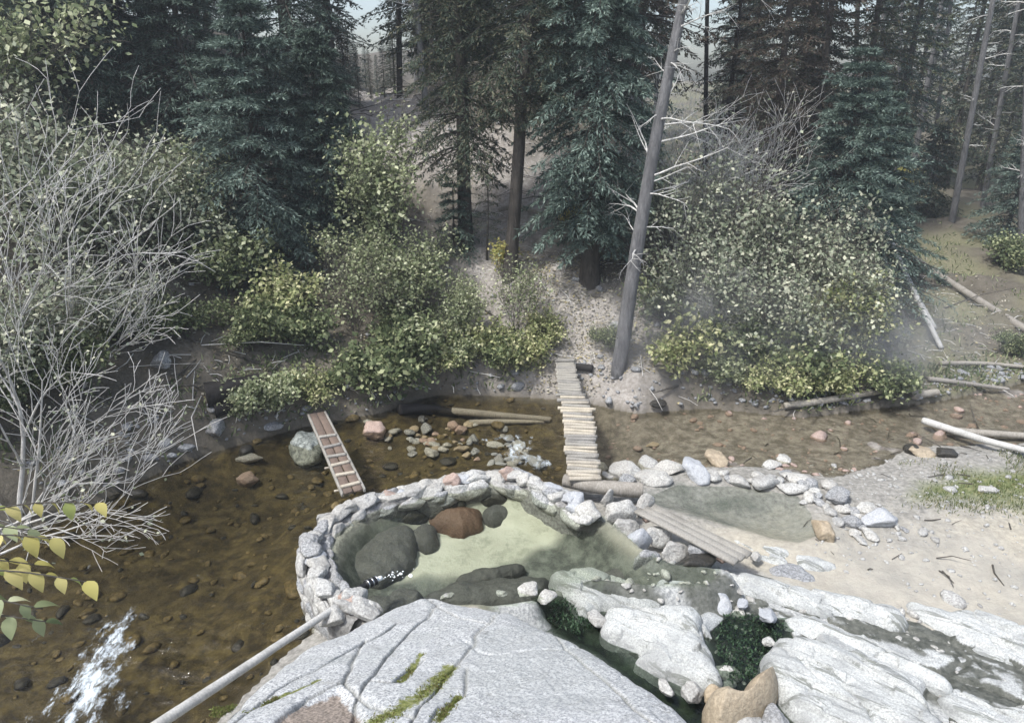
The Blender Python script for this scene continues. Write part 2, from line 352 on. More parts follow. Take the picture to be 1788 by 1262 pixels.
# ------------------------------------------------------------------ water
def water_mat(name, tint, rip=(6, 6, 1), st=.25, foam=False, rot=0, gl=(1, 1, 1)):
    k = NT(name); t = k.t
    fr = k.n('ShaderNodeFresnel'); fr.inputs['IOR'].default_value = 1.33
    tr = k.n('ShaderNodeBsdfTransparent'); tr.inputs[0].default_value = (*tint, 1)
    g = k.n('ShaderNodeBsdfGlossy'); g.inputs['Roughness'].default_value = .06; g.inputs['Color'].default_value = (*gl, 1)
    v = k.scale(rip, k.pos, (0, 0, rot))
    h = k.math('ADD', k.noise(1.0, 5, .6, v, .5), k.math('MULTIPLY', k.noise(3.0, 3, .6, v), .3))
    nb = k.bump(h, st, .05)
    k.l(nb, g.inputs['Normal']); k.l(nb, fr.inputs['Normal'])
    mx = k.n('ShaderNodeMixShader'); k.l(fr.outputs[0], mx.inputs[0]); k.l(tr.outputs[0], mx.inputs[1]); k.l(g.outputs[0], mx.inputs[2])
    res = mx.outputs[0]
    if foam:
        f = k.attr('foam'); d = k.n('ShaderNodeBsdfDiffuse'); d.inputs[0].default_value = (.62, .70, .76, 1)
        m2 = k.n('ShaderNodeMixShader')
        k.l(k.ramp(k.math('SUBTRACT', f, k.ramp(k.noise(8, 6, .8, k.scale((1, .45, 1), k.pos, (0, 0, .25))), .32, .68)), -.10, .38, 0, .9), m2.inputs[0]); k.l(res, m2.inputs[1]); k.l(d.outputs[0], m2.inputs[2]); res = m2.outputs[0]
    k.l(res, k.out.inputs[0]); t.nodes.remove(k.b)
    return k.m
M['creekwater'] = water_mat('creek_water', (.84, .83, .76), (5, 9, 3), .55, True, .5)
M['poolwater'] = water_mat('pool_water', (.90, .93, .88), (4, 6, 3), .22)
M['chanwater'] = water_mat('channel_water', (.55, .6, .55), (8, 8, 4), .3)
def grow(P, g):
    c = P[:, :2].mean(0); n = len(P); out = P.copy()
    a2 = sum(P[i][0] * P[(i + 1) % n][1] - P[(i + 1) % n][0] * P[i][1] for i in range(n))
    sgn = 1 if a2 > 0 else -1
    for i in range(n):
        e = P[(i + 1) % n][:2] - P[i - 1][:2]; e = e / (np.linalg.norm(e) + 1e-9); out[i][:2] += sgn * g * np.array([e[1], -e[0]])
    return out
def grid_sheet(name, P, z, res, mat, hf=None, attrs=None):
    x0, y0 = P[:, 0].min(), P[:, 1].min(); x1, y1 = P[:, 0].max(), P[:, 1].max()
    X, Y = np.meshgrid(np.arange(x0, x1 + res, res), np.arange(y0, y1 + res, res)); sh = X.shape
    inn = sdf(X, Y, P) < res * .5
    i = np.arange(X.size).reshape(sh)
    ok = inn[:-1, :-1] & inn[:-1, 1:] & inn[1:, 1:] & inn[1:, :-1]
    F = np.stack([i[:-1, :-1][ok], i[:-1, 1:][ok], i[1:, 1:][ok], i[1:, :-1][ok]], 1)
    use, inv = np.unique(F, return_inverse=True); F = inv.reshape(F.shape)
    x = X.ravel()[use]; y = Y.ravel()[use]; zz = np.full(len(x), z) if hf is None else hf(x, y)
    return mesh(name, np.stack([x, y, zz], 1), F, mat, attrs(x, y) if attrs else None, True)
rap = np.array([at(a, b, 0) for a, b in [(215, 1085), (190, 1135), (165, 1190), (135, 1262), (100, 1330)]])
rif = np.array([at(a, b, 0) for a, b in [(905, 772), (900, 795), (945, 808)]])
rif2 = np.array([at(a, b, 0) for a, b in [(845, 768), (905, 762)]])
def foamf(x, y):
    xw = x + .12 * fbm(p3(x * 3, y * 2), 51, 3); d = dseg(xw, y, rap); lat = .07 + .25 * sm(6.6, 4.8, y)
    f = np.exp(-(d / lat) ** 2) * (.44 + .16 * sm(6.8, 5.2, y))
    f = np.maximum(f, .50 * np.exp(-(dseg(x, y, rif) / .22) ** 2)); f = np.maximum(f, .42 * np.exp(-(dseg(x, y, rif2) / .10) ** 2))
    return dict(foam=f)
def wz(x, y):
    d = dseg(x, y, rap); q = np.exp(-(d / .30) ** 2)
    d2 = np.hypot(x - at(350, 1150, 0)[0], y - at(350, 1150, 0)[1]); q2 = np.exp(-(d2 / .6) ** 2)
    return .004 * fbm(p3(x * 3, y * 5), 2, 3) + q * (.06 + .08 * fbm(p3(x * 9, y * 6), 4, 4)) + q2 * .05 * fbm(p3(x * 6 + y * 3, y * 12 - x * 4), 6, 3)
CW = CREEK.copy(); CW = CW[(np.abs(CW[:, 0]) < 40)]
CWg = grow(CW, .12)
link('creek_water', grid_sheet('creek_water', CWg, 0, .045, M['creekwater'], wz, foamf))['kind'] = 'structure'
link('hot_pool_water', grid_sheet('hot_pool_water', grow(POOL, .10), POOL_Z, .05, M['poolwater'], lambda x, y: POOL_Z + .003 * fbm(p3(x * 4, y * 4), 2, 2)))['kind'] = 'structure'
M['shallowwater'] = water_mat('shallow_water', (.84, .87, .86), (5, 7, 3), .3)
link('shallow_pool_water', grid_sheet('shallow_pool_water', grow(POOL2, .12), P2_Z, .05, M['shallowwater'], lambda x, y: P2_Z + 0 * x))['kind'] = 'structure'
link('channel_water', grid_sheet('channel_water', grow(CHAN, .12), .17, .05, M['chanwater'], lambda x, y: .17 + .004 * fbm(p3(x * 6, y * 6), 2, 2)))['kind'] = 'structure'

# ------------------------------------------------------------------ rocks
import bmesh
def ico(n):
    b = bmesh.new(); bmesh.ops.create_icosphere(b, subdivisions=n, radius=1.0)
    V = np.array([v.co[:] for v in b.verts]); F = np.array([[v.index for v in f.verts] for f in b.faces]); b.free(); return V, F
ICO = {n: ico(n) for n in (2, 3, 4, 5)}
def rock_verts(seed, n=4, planes=14, rough=.16, lo=.52, hi=.86):
    r = R_(seed); V, F = ICO[n]; N = r.normal(size=(planes, 3)); N /= np.linalg.norm(N, axis=1)[:, None]; c = r.uniform(lo, hi, planes)
    D = V @ N.T; q = np.where(D > .05, c[None] / np.maximum(D, .05), 9)
    rad = -np.log(np.sum(np.exp(-26 * np.concatenate([q, np.ones((len(V), 1))], 1)), 1)) / 26
    rad = rad * (1 + rough * fbm(V * 2.2 + seed, seed, 4))
    return V * rad[:, None], F
_rm = {}
def rock_mesh(mat, var, n=3):
    k = (mat, var, n)
    if k not in _rm:
        V, F = rock_verts(100 + var * 7 + n, n, 11 + var % 5, .18); _rm[k] = mesh('stone', V, F, M[mat], None, True)
    return _rm[k]
def px2m(p):                       # photo pixels per metre at a point
    return FPX / (p[1] * cp + (CH - p[2]) * sp)
def stone(px, py, w, h, mat='pale', z=None, var=0, rz=0, name='stone', parent=None, n=3, hi=None, fat=.8, tilt=0, **k):
    """stone whose visible body is centred on photo pixel (px,py) and is w x h pixels; rests on z (or on the ground)"""
    g = ground(px, py + h * .25) if z is None else at(px, py + h * .25, z)
    s = px2m(g); rx = w / s / 2; 
    e = math.atan2(CH - g[2], g[1]); hh = h / s / 2          # apparent half height = depth*sin(e) (+) height*cos(e)
    rzv = hh * fat if hi is None else hi; ry = max(rx * .55, math.sqrt(max(hh ** 2 - (rzv * math.cos(e)) ** 2, (hh * .4) ** 2)) / math.sin(e))
    ry = min(ry, rx * 1.5)
    o = link(name, rock_mesh(mat, var % 12, n), parent, (g[0], g[1], g[2] + rzv * .55))
    o.scale = (rx * 1.06, ry * 1.06, rzv * 1.1); o.rotation_euler = (tilt, 0, rz); return tag(o, **k)
def spline(P, n, closed=True):
    P = np.asarray(P, float); m = len(P); out = []
    idx = range(m) if closed else range(m - 1)
    for i in idx:
        g = (lambda j: P[j % m]) if closed else (lambda j: P[min(max(j, 0), m - 1)])
        a, b, c, d = g(i - 1), g(i), g(i + 1), g(i + 2)
        for t in np.linspace(0, 1, 12, endpoint=False):
            out.append(.5 * ((2 * b) + (-a + c) * t + (2 * a - 5 * b + 4 * c - d) * t * t + (-a + 3 * b - 3 * c + d) * t ** 3))
    if not closed: out.append(P[-1])
    out = np.array(out); q = np.concatenate([out, out[:1]]) if closed else out
    L = np.concatenate([[0], np.cumsum(np.linalg.norm(np.diff(q, axis=0), axis=1))])
    s = np.linspace(0, L[-1], n, endpoint=not closed)
    return np.stack([np.interp(s, L, q[:, j]) for j in range(q.shape[1])], 1)
def slab(name, pts, z, top, mat, seed=0, N=170, rings=56, base=None, edge=.16, strata=0.0, rough=.04, jag=.02, hf=None, centre=None, label=None, cat='rock', group=None):
    """solid rock slab: outline traced on height z, thickness top-base, rounded rim and noisy faces"""
    P = poly(pts, z); Q = spline(P[:, :2], N); c = Q.mean(0) if centre is None else at(*centre, z)[:2]
    base = z - .35 if base is None else base
    ang = np.linspace(0, 2 * np.pi, N, endpoint=False)
    jj = jag * fbm(p3(Q[:, 0] * 5, Q[:, 1] * 5), seed, 4); dirv = (Q - c); L = np.linalg.norm(dirv, axis=1)
    Q = Q + dirv / L[:, None] * jj[:, None] * 2
    t = 1 - (1 - np.linspace(0, 1, rings + 1)[1:]) ** 1.35
    X = c[0] + (Q[None, :, 0] - c[0]) * t[:, None]; Y = c[1] + (Q[None, :, 1] - c[1]) * t[:, None]
    x = np.concatenate([[c[0]], X.ravel()]); y = np.concatenate([[c[1]], Y.ravel()])
    dd = dseg(x, y, Q, True)
    if hf is None:
        u = x * .6 + y * .8; v = x * .8 - y * .6
        hgt = (top - z) * (1 - np.exp(-dd / edge)) * (.8 + .45 * fbm(p3(x * 1.1, y * 1.1), seed + 5, 2)) + rough * .7 * fbm(p3(x * 7, y * 7), seed, 5)
        wu = u + .10 * fbm(p3(x * 2.2, y * 2.2), seed + 3, 3); wv = v + .2 * fbm(p3(x * 1.7, y * 1.7), seed + 4, 3)
        hgt += strata * (fbm(p3(v * 1.2, u * 7), seed + 9, 4))
        if strata > .012:
            ca = np.floor(wu * 7).astype(np.int64); cb = np.floor(wv * 1.7 + (ca % 3) * .37).astype(np.int64); hgt += (.5 * strata + .022) * (hsh(ca, cb, 0 * ca, seed) - .5) * 2
            hgt -= .045 * np.exp(-np.abs(fbm(p3(wv * 1.1, wu * 3.2), seed + 20, 3)) / .02) + .03 * np.exp(-np.abs(fbm(p3(x * 1.4, y * 1.4), seed + 22, 3)) / .015)
        zz = z + hgt - .06 * np.exp(-dd / .03)
    else: zz = hf(x, y, dd)
    V = np.stack([x, y, zz], 1)
    sk = []; last = V[1 + (rings - 1) * N:]
    c2 = np.array([c[0], c[1], 0])
    for k_, (f, o) in enumerate([(.35, .02), (.7, .0), (1.0, -.06)]):
        w = last.copy(); dn = (Q - c) / L[:, None]; w[:, 2] = last[:, 2] * (1 - f) + base * f
        w[:, :2] += dn * (o + .03 * fbm(np.stack([w[:, 0] * 5, w[:, 1] * 5, w[:, 2] * 5 + k_], 1), seed + 2, 3)[:, None]); sk.append(w)
    V = np.concatenate([V] + sk); nr = rings + 3
    i = np.arange(N); j = (i + 1) % N; F = []
    tri = np.stack([np.zeros(N, int), 1 + i, 1 + j], 1)
    for r in range(nr - 1):
        F.append(np.stack([1 + r * N + i, 1 + (r + 1) * N + i, 1 + (r + 1) * N + j, 1 + r * N + j], 1))
    F = np.concatenate(F); F = np.concatenate([np.concatenate([F[:, [0, 1, 2]], F[:, [0, 2, 3]]]), tri])
    o = link(name, mesh(name, V, F, M[mat], None, True)); return tag(o, label, cat, group)

# ---- the big foreground granite outcrop
cracks_px = [[(770, 1050), (700, 1120), (640, 1190), (600, 1262), (560, 1340)], [(870, 1060), (830, 1120), (800, 1150), (760, 1200), (715, 1262), (680, 1330)],
             [(635, 1115), (600, 1190), (640, 1235), (720, 1260)], [(690, 1090), (560, 1160), (480, 1200), (400, 1262), (330, 1330)], [(600, 1190), (540, 1215), (440, 1290)],
             [(640, 1190), (690, 1195), (740, 1150)], [(740, 1040), (800, 1080), (850, 1088)], [(815, 1165), (800, 1215), (770, 1240), (740, 1290)], [(960, 1085), (1010, 1150), (1100, 1220), (1180, 1290)]]
moss_px = [([(735, 1140), (720, 1165), (700, 1190)], .035), ([(785, 1165), (750, 1205), (700, 1240), (650, 1262), (600, 1290)], .08), ([(800, 1218), (780, 1240), (765, 1262)], .035), ([(560, 1180), (500, 1205), (430, 1235)], .022), ([(405, 1225), (375, 1245)], .05)]
soil_px = [(470, 1262), (520, 1228), (590, 1205), (615, 1235), (640, 1262), (600, 1320), (450, 1320)]
def gplane(x, y): return .52 + (6.2 - y) * .44 + .02 * x
def on_plane(px, py):
    d = ray(px, py); t = (.52 + 6.2 * .44 - CH) / (d[2] + .44 * d[1] - .02 * d[0]); return np.array([0, 0, CH]) + d * t
CR = [np.array([on_plane(*q) for q in c_]) for c_ in cracks_px]; MS = [(np.array([on_plane(*q) for q in c_]), w_) for c_, w_ in moss_px]; SOIL = np.array([on_plane(*q) for q in soil_px])
out_px = [(345, 1275), (440, 1190), (520, 1125), (610, 1088), (680, 1055), (745, 1036), (800, 1048), (870, 1058), (900, 1062), (960, 1092), (1040, 1125), (1110, 1175), (1180, 1215), (1260, 1275)]
GO = [on_plane(*q) for q in out_px]
GO = np.array([g for g in GO] + [np.array([x, y, 0]) for x, y in [(1.9, 2.2), (2.6, .8), (2.6, -1.5), (1, -3), (-1.5, -3), (-2.8, -1.5), (-2.6, .8), (-2.1, 2.3)]])
def gh(x, y, dd):
    z = gplane(x, y) + .03 * fbm(p3(x * 1.3, y * 1.3), 4, 3) + .012 * fbm(p3(x * 7, y * 7), 5, 5) + .006 * fbm(p3(x * 30, y * 30), 6, 3)
    # joint blocks step up and down a little
    xx = x + .05 * fbm(p3(x * 3, y * 3), 8, 3); yy = y + .05 * fbm(p3(x * 3, y * 3, 5), 9, 3)
    for i_, c_ in enumerate(CR):
        d = dseg(xx, yy, c_); z = z - (.032 if i_ < 6 else .02) * np.exp(-(d / .010) ** 2)
    u = x * .42 + y * .91; v = x * .91 - y * .42; fr_ = np.abs(fbm(p3(xx * .9, yy * .9), 15, 3)); z = z - .02 * np.exp(-fr_ / .010) * sm(.05, .2, fbm(p3(x, y), 19, 2))
    z = z + .012 * sm(-.03, .03, fbm(p3(xx * .8 + 3, yy * .8), 16, 3))
    for c_, w_ in MS: d = dseg(x, y, c_); z = z - .02 * np.exp(-(d / w_) ** 2)
    z = z - .05 * sm(.05, -.05, sdf(x, y, SOIL) + .08 * fbm(p3(x * 4, y * 4), 3, 3))
    return z - .07 * np.exp(-dd / .03) - .05 * np.exp(-dd / .2)
_k = NT('foreground_granite')
s1 = _k.ramp(_k.noise(58, 3, .8, None, .2), .43, .55); s2 = _k.ramp(_k.noise(11, 6, .8), .46, .60); s3 = _k.ramp(_k.noise(1.4, 5, .6, None, .4), .38, .66)
c = _k.mix(s1, (.22, .23, .24), (.57, .585, .58)); c = _k.mix(_k.math('MULTIPLY', s2, .38), c, (.38, .39, .39)); c = _k.mix(_k.math('MULTIPLY', s3, .35), c, (.33, .345, .36)); c = _k.mix(_k.math('MULTIPLY', _k.ramp(_k.noise(5, 7, .8, None, .8), .56, .66), .45), c, (.22, .22, .20))
c = _k.mix(_k.math('MULTIPLY', _k.attr('crack'), .6), c, (.15, .15, .13))
fl_ = _k.noise(1.1, 6, .62, None, .6); ln2 = _k.ramp(_k.math('ABSOLUTE', _k.math('SUBTRACT', fl_, .5)), .0, .007, 1.0, 0.0); c = _k.mix(_k.math('MULTIPLY', ln2, _k.ramp(_k.noise(2.5, 3), .45, .6, 0, .7)), c, (.13, .13, .12))
c = _k.mix(_k.math('MULTIPLY', _k.ramp(_k.noise(.9, 7, .75, None, .5), .50, .60), .30), c, (.26, .28, .27))
ms = _k.ramp(_k.math('ADD', _k.attr('moss'), _k.math('MULTIPLY', _k.math('SUBTRACT', _k.noise(14, 6, .8), .5), 2.6)), .55, .85)
c = _k.mix(ms, c, _k.mix(_k.ramp(_k.noise(50, 4), .35, .65), (.09, .11, .03), (.22, .23, .08)))
c = _k.mix(_k.ramp(_k.math('ADD', _k.attr('soil'), _k.math('MULTIPLY', _k.math('SUBTRACT', _k.noise(18, 5, .8), .5), 1.2)), .45, .6), c, _k.mix(_k.ramp(_k.noise(60, 4), .35, .65), (.13, .11, .09), (.33, .28, .24)))
hb = _k.math('ADD', _k.noise(26, 6, .7), _k.math('MULTIPLY', _k.noise(110, 3), .4)); M['fg'] = _k.fin(c, .85, _k.bump(hb, .5, .012))
# expressed in world coordinates directly
def slab_world(name, Q2, base, mat, hf, centre, N=900, rings=360):
    Q = spline(Q2[:, :2], N); c = np.array(centre); L = np.linalg.norm(Q - c, axis=1)
    Q = Q + (Q - c) / L[:, None] * (.035 * fbm(p3(Q[:, 0] * 4, Q[:, 1] * 4), 3, 5))[:, None]
    t = 1 - (1 - np.linspace(0, 1, rings + 1)[1:]) ** 1.15
    X = c[0] + (Q[None, :, 0] - c[0]) * t[:, None]; Y = c[1] + (Q[None, :, 1] - c[1]) * t[:, None]
    x = np.concatenate([[c[0]], X.ravel()]); y = np.concatenate([[c[1]], Y.ravel()]); dd = dseg(x, y, Q, True)
    V = np.stack([x, y, hf(x, y, dd)], 1); last = V[1 + (rings - 1) * N:]; sk = []
    for k_, f in enumerate(np.linspace(.12, 1, 8)):
        w = last.copy(); w[:, 2] = last[:, 2] * (1 - f) + base * f
        w[:, :2] += (Q - c) / L[:, None] * (.10 * f ** .5 + .05 * fbm(w * 4, 3, 4))[:, None]; sk.append(w)
    V = np.concatenate([V] + sk); i = np.arange(N); j = (i + 1) % N
    F = np.concatenate([np.stack([1 + r * N + i, 1 + (r + 1) * N + i, 1 + (r + 1) * N + j, 1 + r * N + j], 1) for r in range(rings + 7)])
    F = np.concatenate([F[:, [0, 1, 2]], F[:, [0, 2, 3]], np.stack([0 * i, 1 + i, 1 + j], 1)])
    x, y = V[:, 0], V[:, 1]; cr = np.zeros(len(x))
    xx = x + .05 * fbm(p3(x * 3, y * 3), 8, 3); yy = y + .05 * fbm(p3(x * 3, y * 3, 5), 9, 3)
    for c_ in CR: cr = np.maximum(cr, np.exp(-(dseg(xx, yy, c_) / .012) ** 2))
    mo = np.zeros(len(x))
    for c_, w_ in MS: mo = np.maximum(mo, np.exp(-(dseg(x, y, c_) / w_) ** 2))
    so_ = sm(.08, -.08, sdf(x, y, SOIL))
    return mesh(name, V, F, M[mat], dict(crack=cr, moss=mo, soil=so_), True)
GRAN = link('granite_outcrop', slab_world('granite_outcrop', GO, -.35, 'fg', gh, (0.1, 2.0)))
tag(GRAN, 'huge pale speckled granite outcrop in the foreground with mossy cracks', 'rock')

# ---- ledge slabs right of the outcrop
SL = [
 ('pale blocky granite slab across the dark channel from the big outcrop', 'pale', [(1048, 1100), (1075, 1050), (1130, 1064), (1185, 1058), (1228, 1072), (1232, 1110), (1262, 1192), (1200, 1190), (1110, 1152), (1122, 1130)], .25, .40, .03),
 ('long pale granite slab sloping down to the right behind the tan boulder', 'pale', [(1330, 1170), (1345, 1125), (1372, 1112), (1450, 1128), (1530, 1155), (1600, 1200), (1660, 1290), (1640, 1350), (1520, 1350), (1400, 1255)], .25, .42, .03),
 ('flaky pale rock at the near lip of the hot pool', 'ledgegrey', [(958, 1005), (1000, 992), (1040, 988), (1062, 1002), (1120, 1022), (1160, 1050), (1130, 1062), (1060, 1050), (1020, 1064), (985, 1028)], .25, .44, .05),
  ('bluish ribbed rock between the pool lip and the long white ledge', 'blue', [(1148, 1012), (1190, 1006), (1240, 1018), (1276, 1046), (1270, 1062), (1215, 1048), (1165, 1032)], .22, .38, .04),
 ('long narrow white ledge running from the plank walkway towards the sand', 'pale', [(1205, 1004), (1290, 1000), (1350, 1012), (1430, 1030), (1500, 1042), (1565, 1055), (1588, 1085), (1560, 1092), (1490, 1072), (1410, 1062), (1330, 1036), (1240, 1018)], .2, .42, .05),
 ('broad white ledge along the edge of the sand at the right side', 'pale', [(1582, 1048), (1650, 1062), (1720, 1068), (1788, 1090), (1900, 1140), (1920, 1180), (1800, 1165), (1720, 1140), (1650, 1100), (1600, 1072)], .16, .36, .03),
 ('thin diagonal white rib of rock above the long granite slab', 'pale', [(1376, 1078), (1420, 1070), (1470, 1095), (1560, 1132), (1640, 1180), (1662, 1204), (1630, 1200), (1540, 1160), (1450, 1118), (1385, 1098)], .18, .36, .05),
 ('jagged white rock in the lower right corner', 'pale', [(1640, 1208), (1690, 1202), (1740, 1225), (1800, 1238), (1860, 1300), (1760, 1310), (1690, 1262)], .2, .40, .06),
   ('rounded grey slab half buried beside the plank walkway end', 'grey', [(1345, 985), (1380, 978), (1415, 992), (1425, 1008), (1390, 1010), (1352, 998)], .15, .22, .01),
 ('flat white slab between the shallow pool and the sand', 'pale', [(1382, 966), (1410, 964), (1445, 975), (1462, 988), (1430, 992), (1395, 984)], .15, .24, .01),
 ('streaky white ledge between the plank walkway and the shallow pool', 'pale', [(1268, 922), (1310, 930), (1352, 946), (1385, 958), (1372, 968), (1320, 958), (1282, 942)], .17, .26, .04),
 ('thin flaky shelf beside the lower half of the plank walkway', 'pale', [(1285, 944), (1320, 958), (1365, 972), (1372, 984), (1330, 978), (1296, 962)], .15, .23, .04),
]
for i, (lb, mt, pts, z, top, st) in enumerate(SL):
    slab('ledge_rock' if i not in (0, 1, 9, 10) else 'rock_slab', pts, z + (0 if i in (0, 1) else .02), top if i in (0, 1) else z + (top - z) * .36, 'ledge' if mt == 'pale' else mt, 40 + i, strata=st * .8, rough=.014, edge=.07, jag=.03, label=lb, cat='rock', group='bedrock ledges right of the foreground outcrop')
def led(x, y):
    u = x * .6 + y * .8; v = x * .8 - y * .6
    w = u * 2.3 + .55 * fbm(p3(v * .7, u * .5), 71, 3) + .12 * fbm(p3(x * 3, y * 3), 72, 3); i_ = np.floor(w).astype(np.int64); f = w - i_
    jw = v * .8 + hsh(i_, i_ * 0, i_ * 0, 4) * 5 + .25 * fbm(p3(x * 2, y * 2), 73, 3); j_ = np.floor(jw).astype(np.int64); g = jw - j_
    amp = (.03 + .13 * hsh(i_, j_, 0 * i_, 9) ** 1.5) * sm(0, .10, g) * sm(1, .90, g)
    h = amp * (1 - f) ** .7 * sm(0, .07, f)
    w2 = u * 7 + .8 * fbm(p3(v * 1.2, u), 75, 3); f2 = w2 - np.floor(w2); h = h + .018 * (1 - f2) * sm(0, .15, f2) * hsh(np.floor(w2).astype(np.int64), np.floor(v * 2).astype(np.int64), 0 * i_, 3)
    h = h + .020 * fbm(p3(x * 5, y * 5), 76, 5) - .02 * np.exp(-np.abs(fbm(p3(x * 1.5, y * 1.5), 78, 3)) / .012)
    e = sdf(x, y, LEDGE) + .16 * fbm(p3(x * 2.2, y * 2.2), 77, 4); cz = sm(.10, -.04, sdf(x, y, CHAN)); pz = sm(.02, -.12, sdf(x, y, POOL))
    return .13 + h - .30 * sm(-.10, .15, e) - .16 * cz - .30 * pz + .25 * np.maximum(0, 3.6 - y)
lx0, lx1, ly0, ly1 = .3, 9.5, 2.2, 7.6; LX, LY = np.meshgrid(np.arange(lx0, lx1, .018), np.arange(ly0, ly1, .018)); lsh = LX.shape; lx_, ly_ = LX.ravel(), LY.ravel(); lz_ = led(lx_, ly_)
keepv = (sdf(lx_, ly_, LEDGE) < .35); li = np.arange(LX.size).reshape(lsh); kk = keepv.reshape(lsh); ok = kk[:-1, :-1] & kk[:-1, 1:] & kk[1:, 1:] & kk[1:, :-1]
LFc = np.stack([li[:-1, :-1][ok], li[:-1, 1:][ok], li[1:, 1:][ok], li[1:, :-1][ok]], 1); us, iv = np.unique(LFc, return_inverse=True)
wet = sm(.20, .14, lz_ + .03 * fbm(p3(lx_ * 3, ly_ * 3), 79, 4))
k = NT('bedrock_ledge'); spk = k.ramp(k.noise(60, 4, .8), .40, .58); c = k.mix(spk, (.31, .32, .32), (.62, .64, .625)); c = k.mix(k.math('MULTIPLY', k.ramp(k.noise(3, 6, .75), .44, .62), .65), c, (.27, .28, .28))
wn_ = k.ramp(k.math('ADD', k.attr('wet'), k.math('MULTIPLY', k.math('SUBTRACT', k.noise(9, 6, .75), .5), 1.1)), .35, .62); c = k.mix(wn_, c, k.mix(k.ramp(k.noise(12, 5, .7), .35, .65), (.05, .055, .045), (.15, .155, .135)))
M['bedrock'] = k.fin(c, k.ramp(wn_, 0, 1, .85, .42), k.bump(k.math('ADD', k.noise(20, 6, .75), k.math('MULTIPLY', k.noise(70, 3), .4)), .8, .025))
tag(link('bedrock_ledge', mesh('bedrock_ledge', np.stack([lx_, ly_, lz_], 1)[us], iv.reshape(LFc.shape), M['bedrock'], dict(wet=wet[us]), True)), 'low fractured shelf of wet bedrock stretching to the right edge below the sand', 'rock')
tb = slab('tan_boulder', [(1232, 1232), (1240, 1210), (1268, 1203), (1290, 1212), (1304, 1192), (1345, 1168), (1360, 1184), (1352, 1216), (1318, 1244), (1280, 1262), (1250, 1264)], .35, .66, 'tan', 3, edge=.10, rough=.02, base=.1, jag=.005, label='smooth tan two-lobed boulder wedged between the granite slabs', cat='boulder')
for (x, y, w, h, m, lb, v) in [(1205, 1208, 46, 40, 'pale', 'round pale stone left of the tan boulder, against the big outcrop', 1), (1240, 1208, 36, 34, 'tan', 'small brownish stone tucked behind the left lobe of the tan boulder', 2), (1350, 1248, 60, 50, 'grey', 'grey stone in front of the tan boulder at the bottom edge', 3),
        (1305, 1262, 80, 50, 'pale', 'pale stone below the tan boulder at the bottom edge', 4), (1160, 1198, 40, 28, 'pale', 'small pale stone at the foot of the outcrop beside the dark channel', 5), (1042, 1078, 46, 28, 'pale', 'small pale stone in the channel left of the blocky slab', 6),
        (1296, 1053, 30, 18, 'blue', 'small bluish stone just right of the green algae', 7), (1338, 1072, 46, 30, 'blue', 'larger bluish white stone in the wet ledge', 8), (1284, 1030, 28, 16, 'pale', 'little white stone above the bluish stones', 9), (1342, 1120, 24, 18, 'pale', 'small white chip of rock at the top of the long granite slab', 10),
        (1238, 1022, 34, 26, 'pale', 'knobbly white rock on the bluish ribbed ledge', 11), (1318, 972, 28, 18, 'pale', 'small round stone at the end of the plank walkway', 1)]:
    stone(x, y, w, h, m, .2, v, v, 'rock', n=4, label=lb, cat='rock', group='loose stones among the ledges')

# ---- mortared ring wall of the hot pool
wall_px = [(628, 1052), (600, 1038), (572, 1008), (552, 972), (548, 935), (566, 902), (600, 880), (640, 864), (700, 848), (760, 834), (820, 822), (866, 817), (905, 822), (950, 838), (990, 858), (1030, 884)]
WALL = empty('stone_wall', at(700, 850, 0), 0, label='curved mortared stone wall ringing the far and left side of the hot pool', cat='wall')
wz0 = np.array(WALL.location)
wp = spline(poly(wall_px, .58)[:, :2], 150, False)
def wall_body():
    n = len(wp); T = np.gradient(wp, axis=0); T /= np.linalg.norm(T, axis=1)[:, None]; Nn = np.stack([T[:, 1], -T[:, 0]], 1)
    prof = [(-.18, -.3), (-.19, .0), (-.17, .25), (-.16, .36), (-.10, .42), (0, .44), (.10, .42), (.14, .36), (.15, .25), (.15, .0), (.15, -.3)]
    V = []
    for i in range(n):
        tap = min(1.0, .25 + (n - 1 - i) / 14)
        for a, z in prof:
            p = wp[i] + Nn[i] * a * tap; V.append([p[0], p[1], z - .42 * (1 - tap)])
    V = np.array(V); V += .07 * np.stack([fbm(V * 3.5, s, 4) for s in (1, 2, 3)], 1); k_ = len(prof)
    F = [[i * k_ + j, i * k_ + j + 1, (i + 1) * k_ + j + 1, (i + 1) * k_ + j] for i in range(n - 1) for j in range(k_ - 1)]
    return V - wz0, F
V, F = wall_body(); link('mortar', mesh('mortar', V, F, M['mortar'], None, True), WALL)
r = R_(5)
def wstone(p, s, rz, m, v):
    o = link('stone', rock_mesh(m, v % 12, 4), WALL, p - wz0); o.scale = s; o.rotation_euler = (r.uniform(-.25, .25), r.uniform(-.25, .25), rz); return o
nst = 42
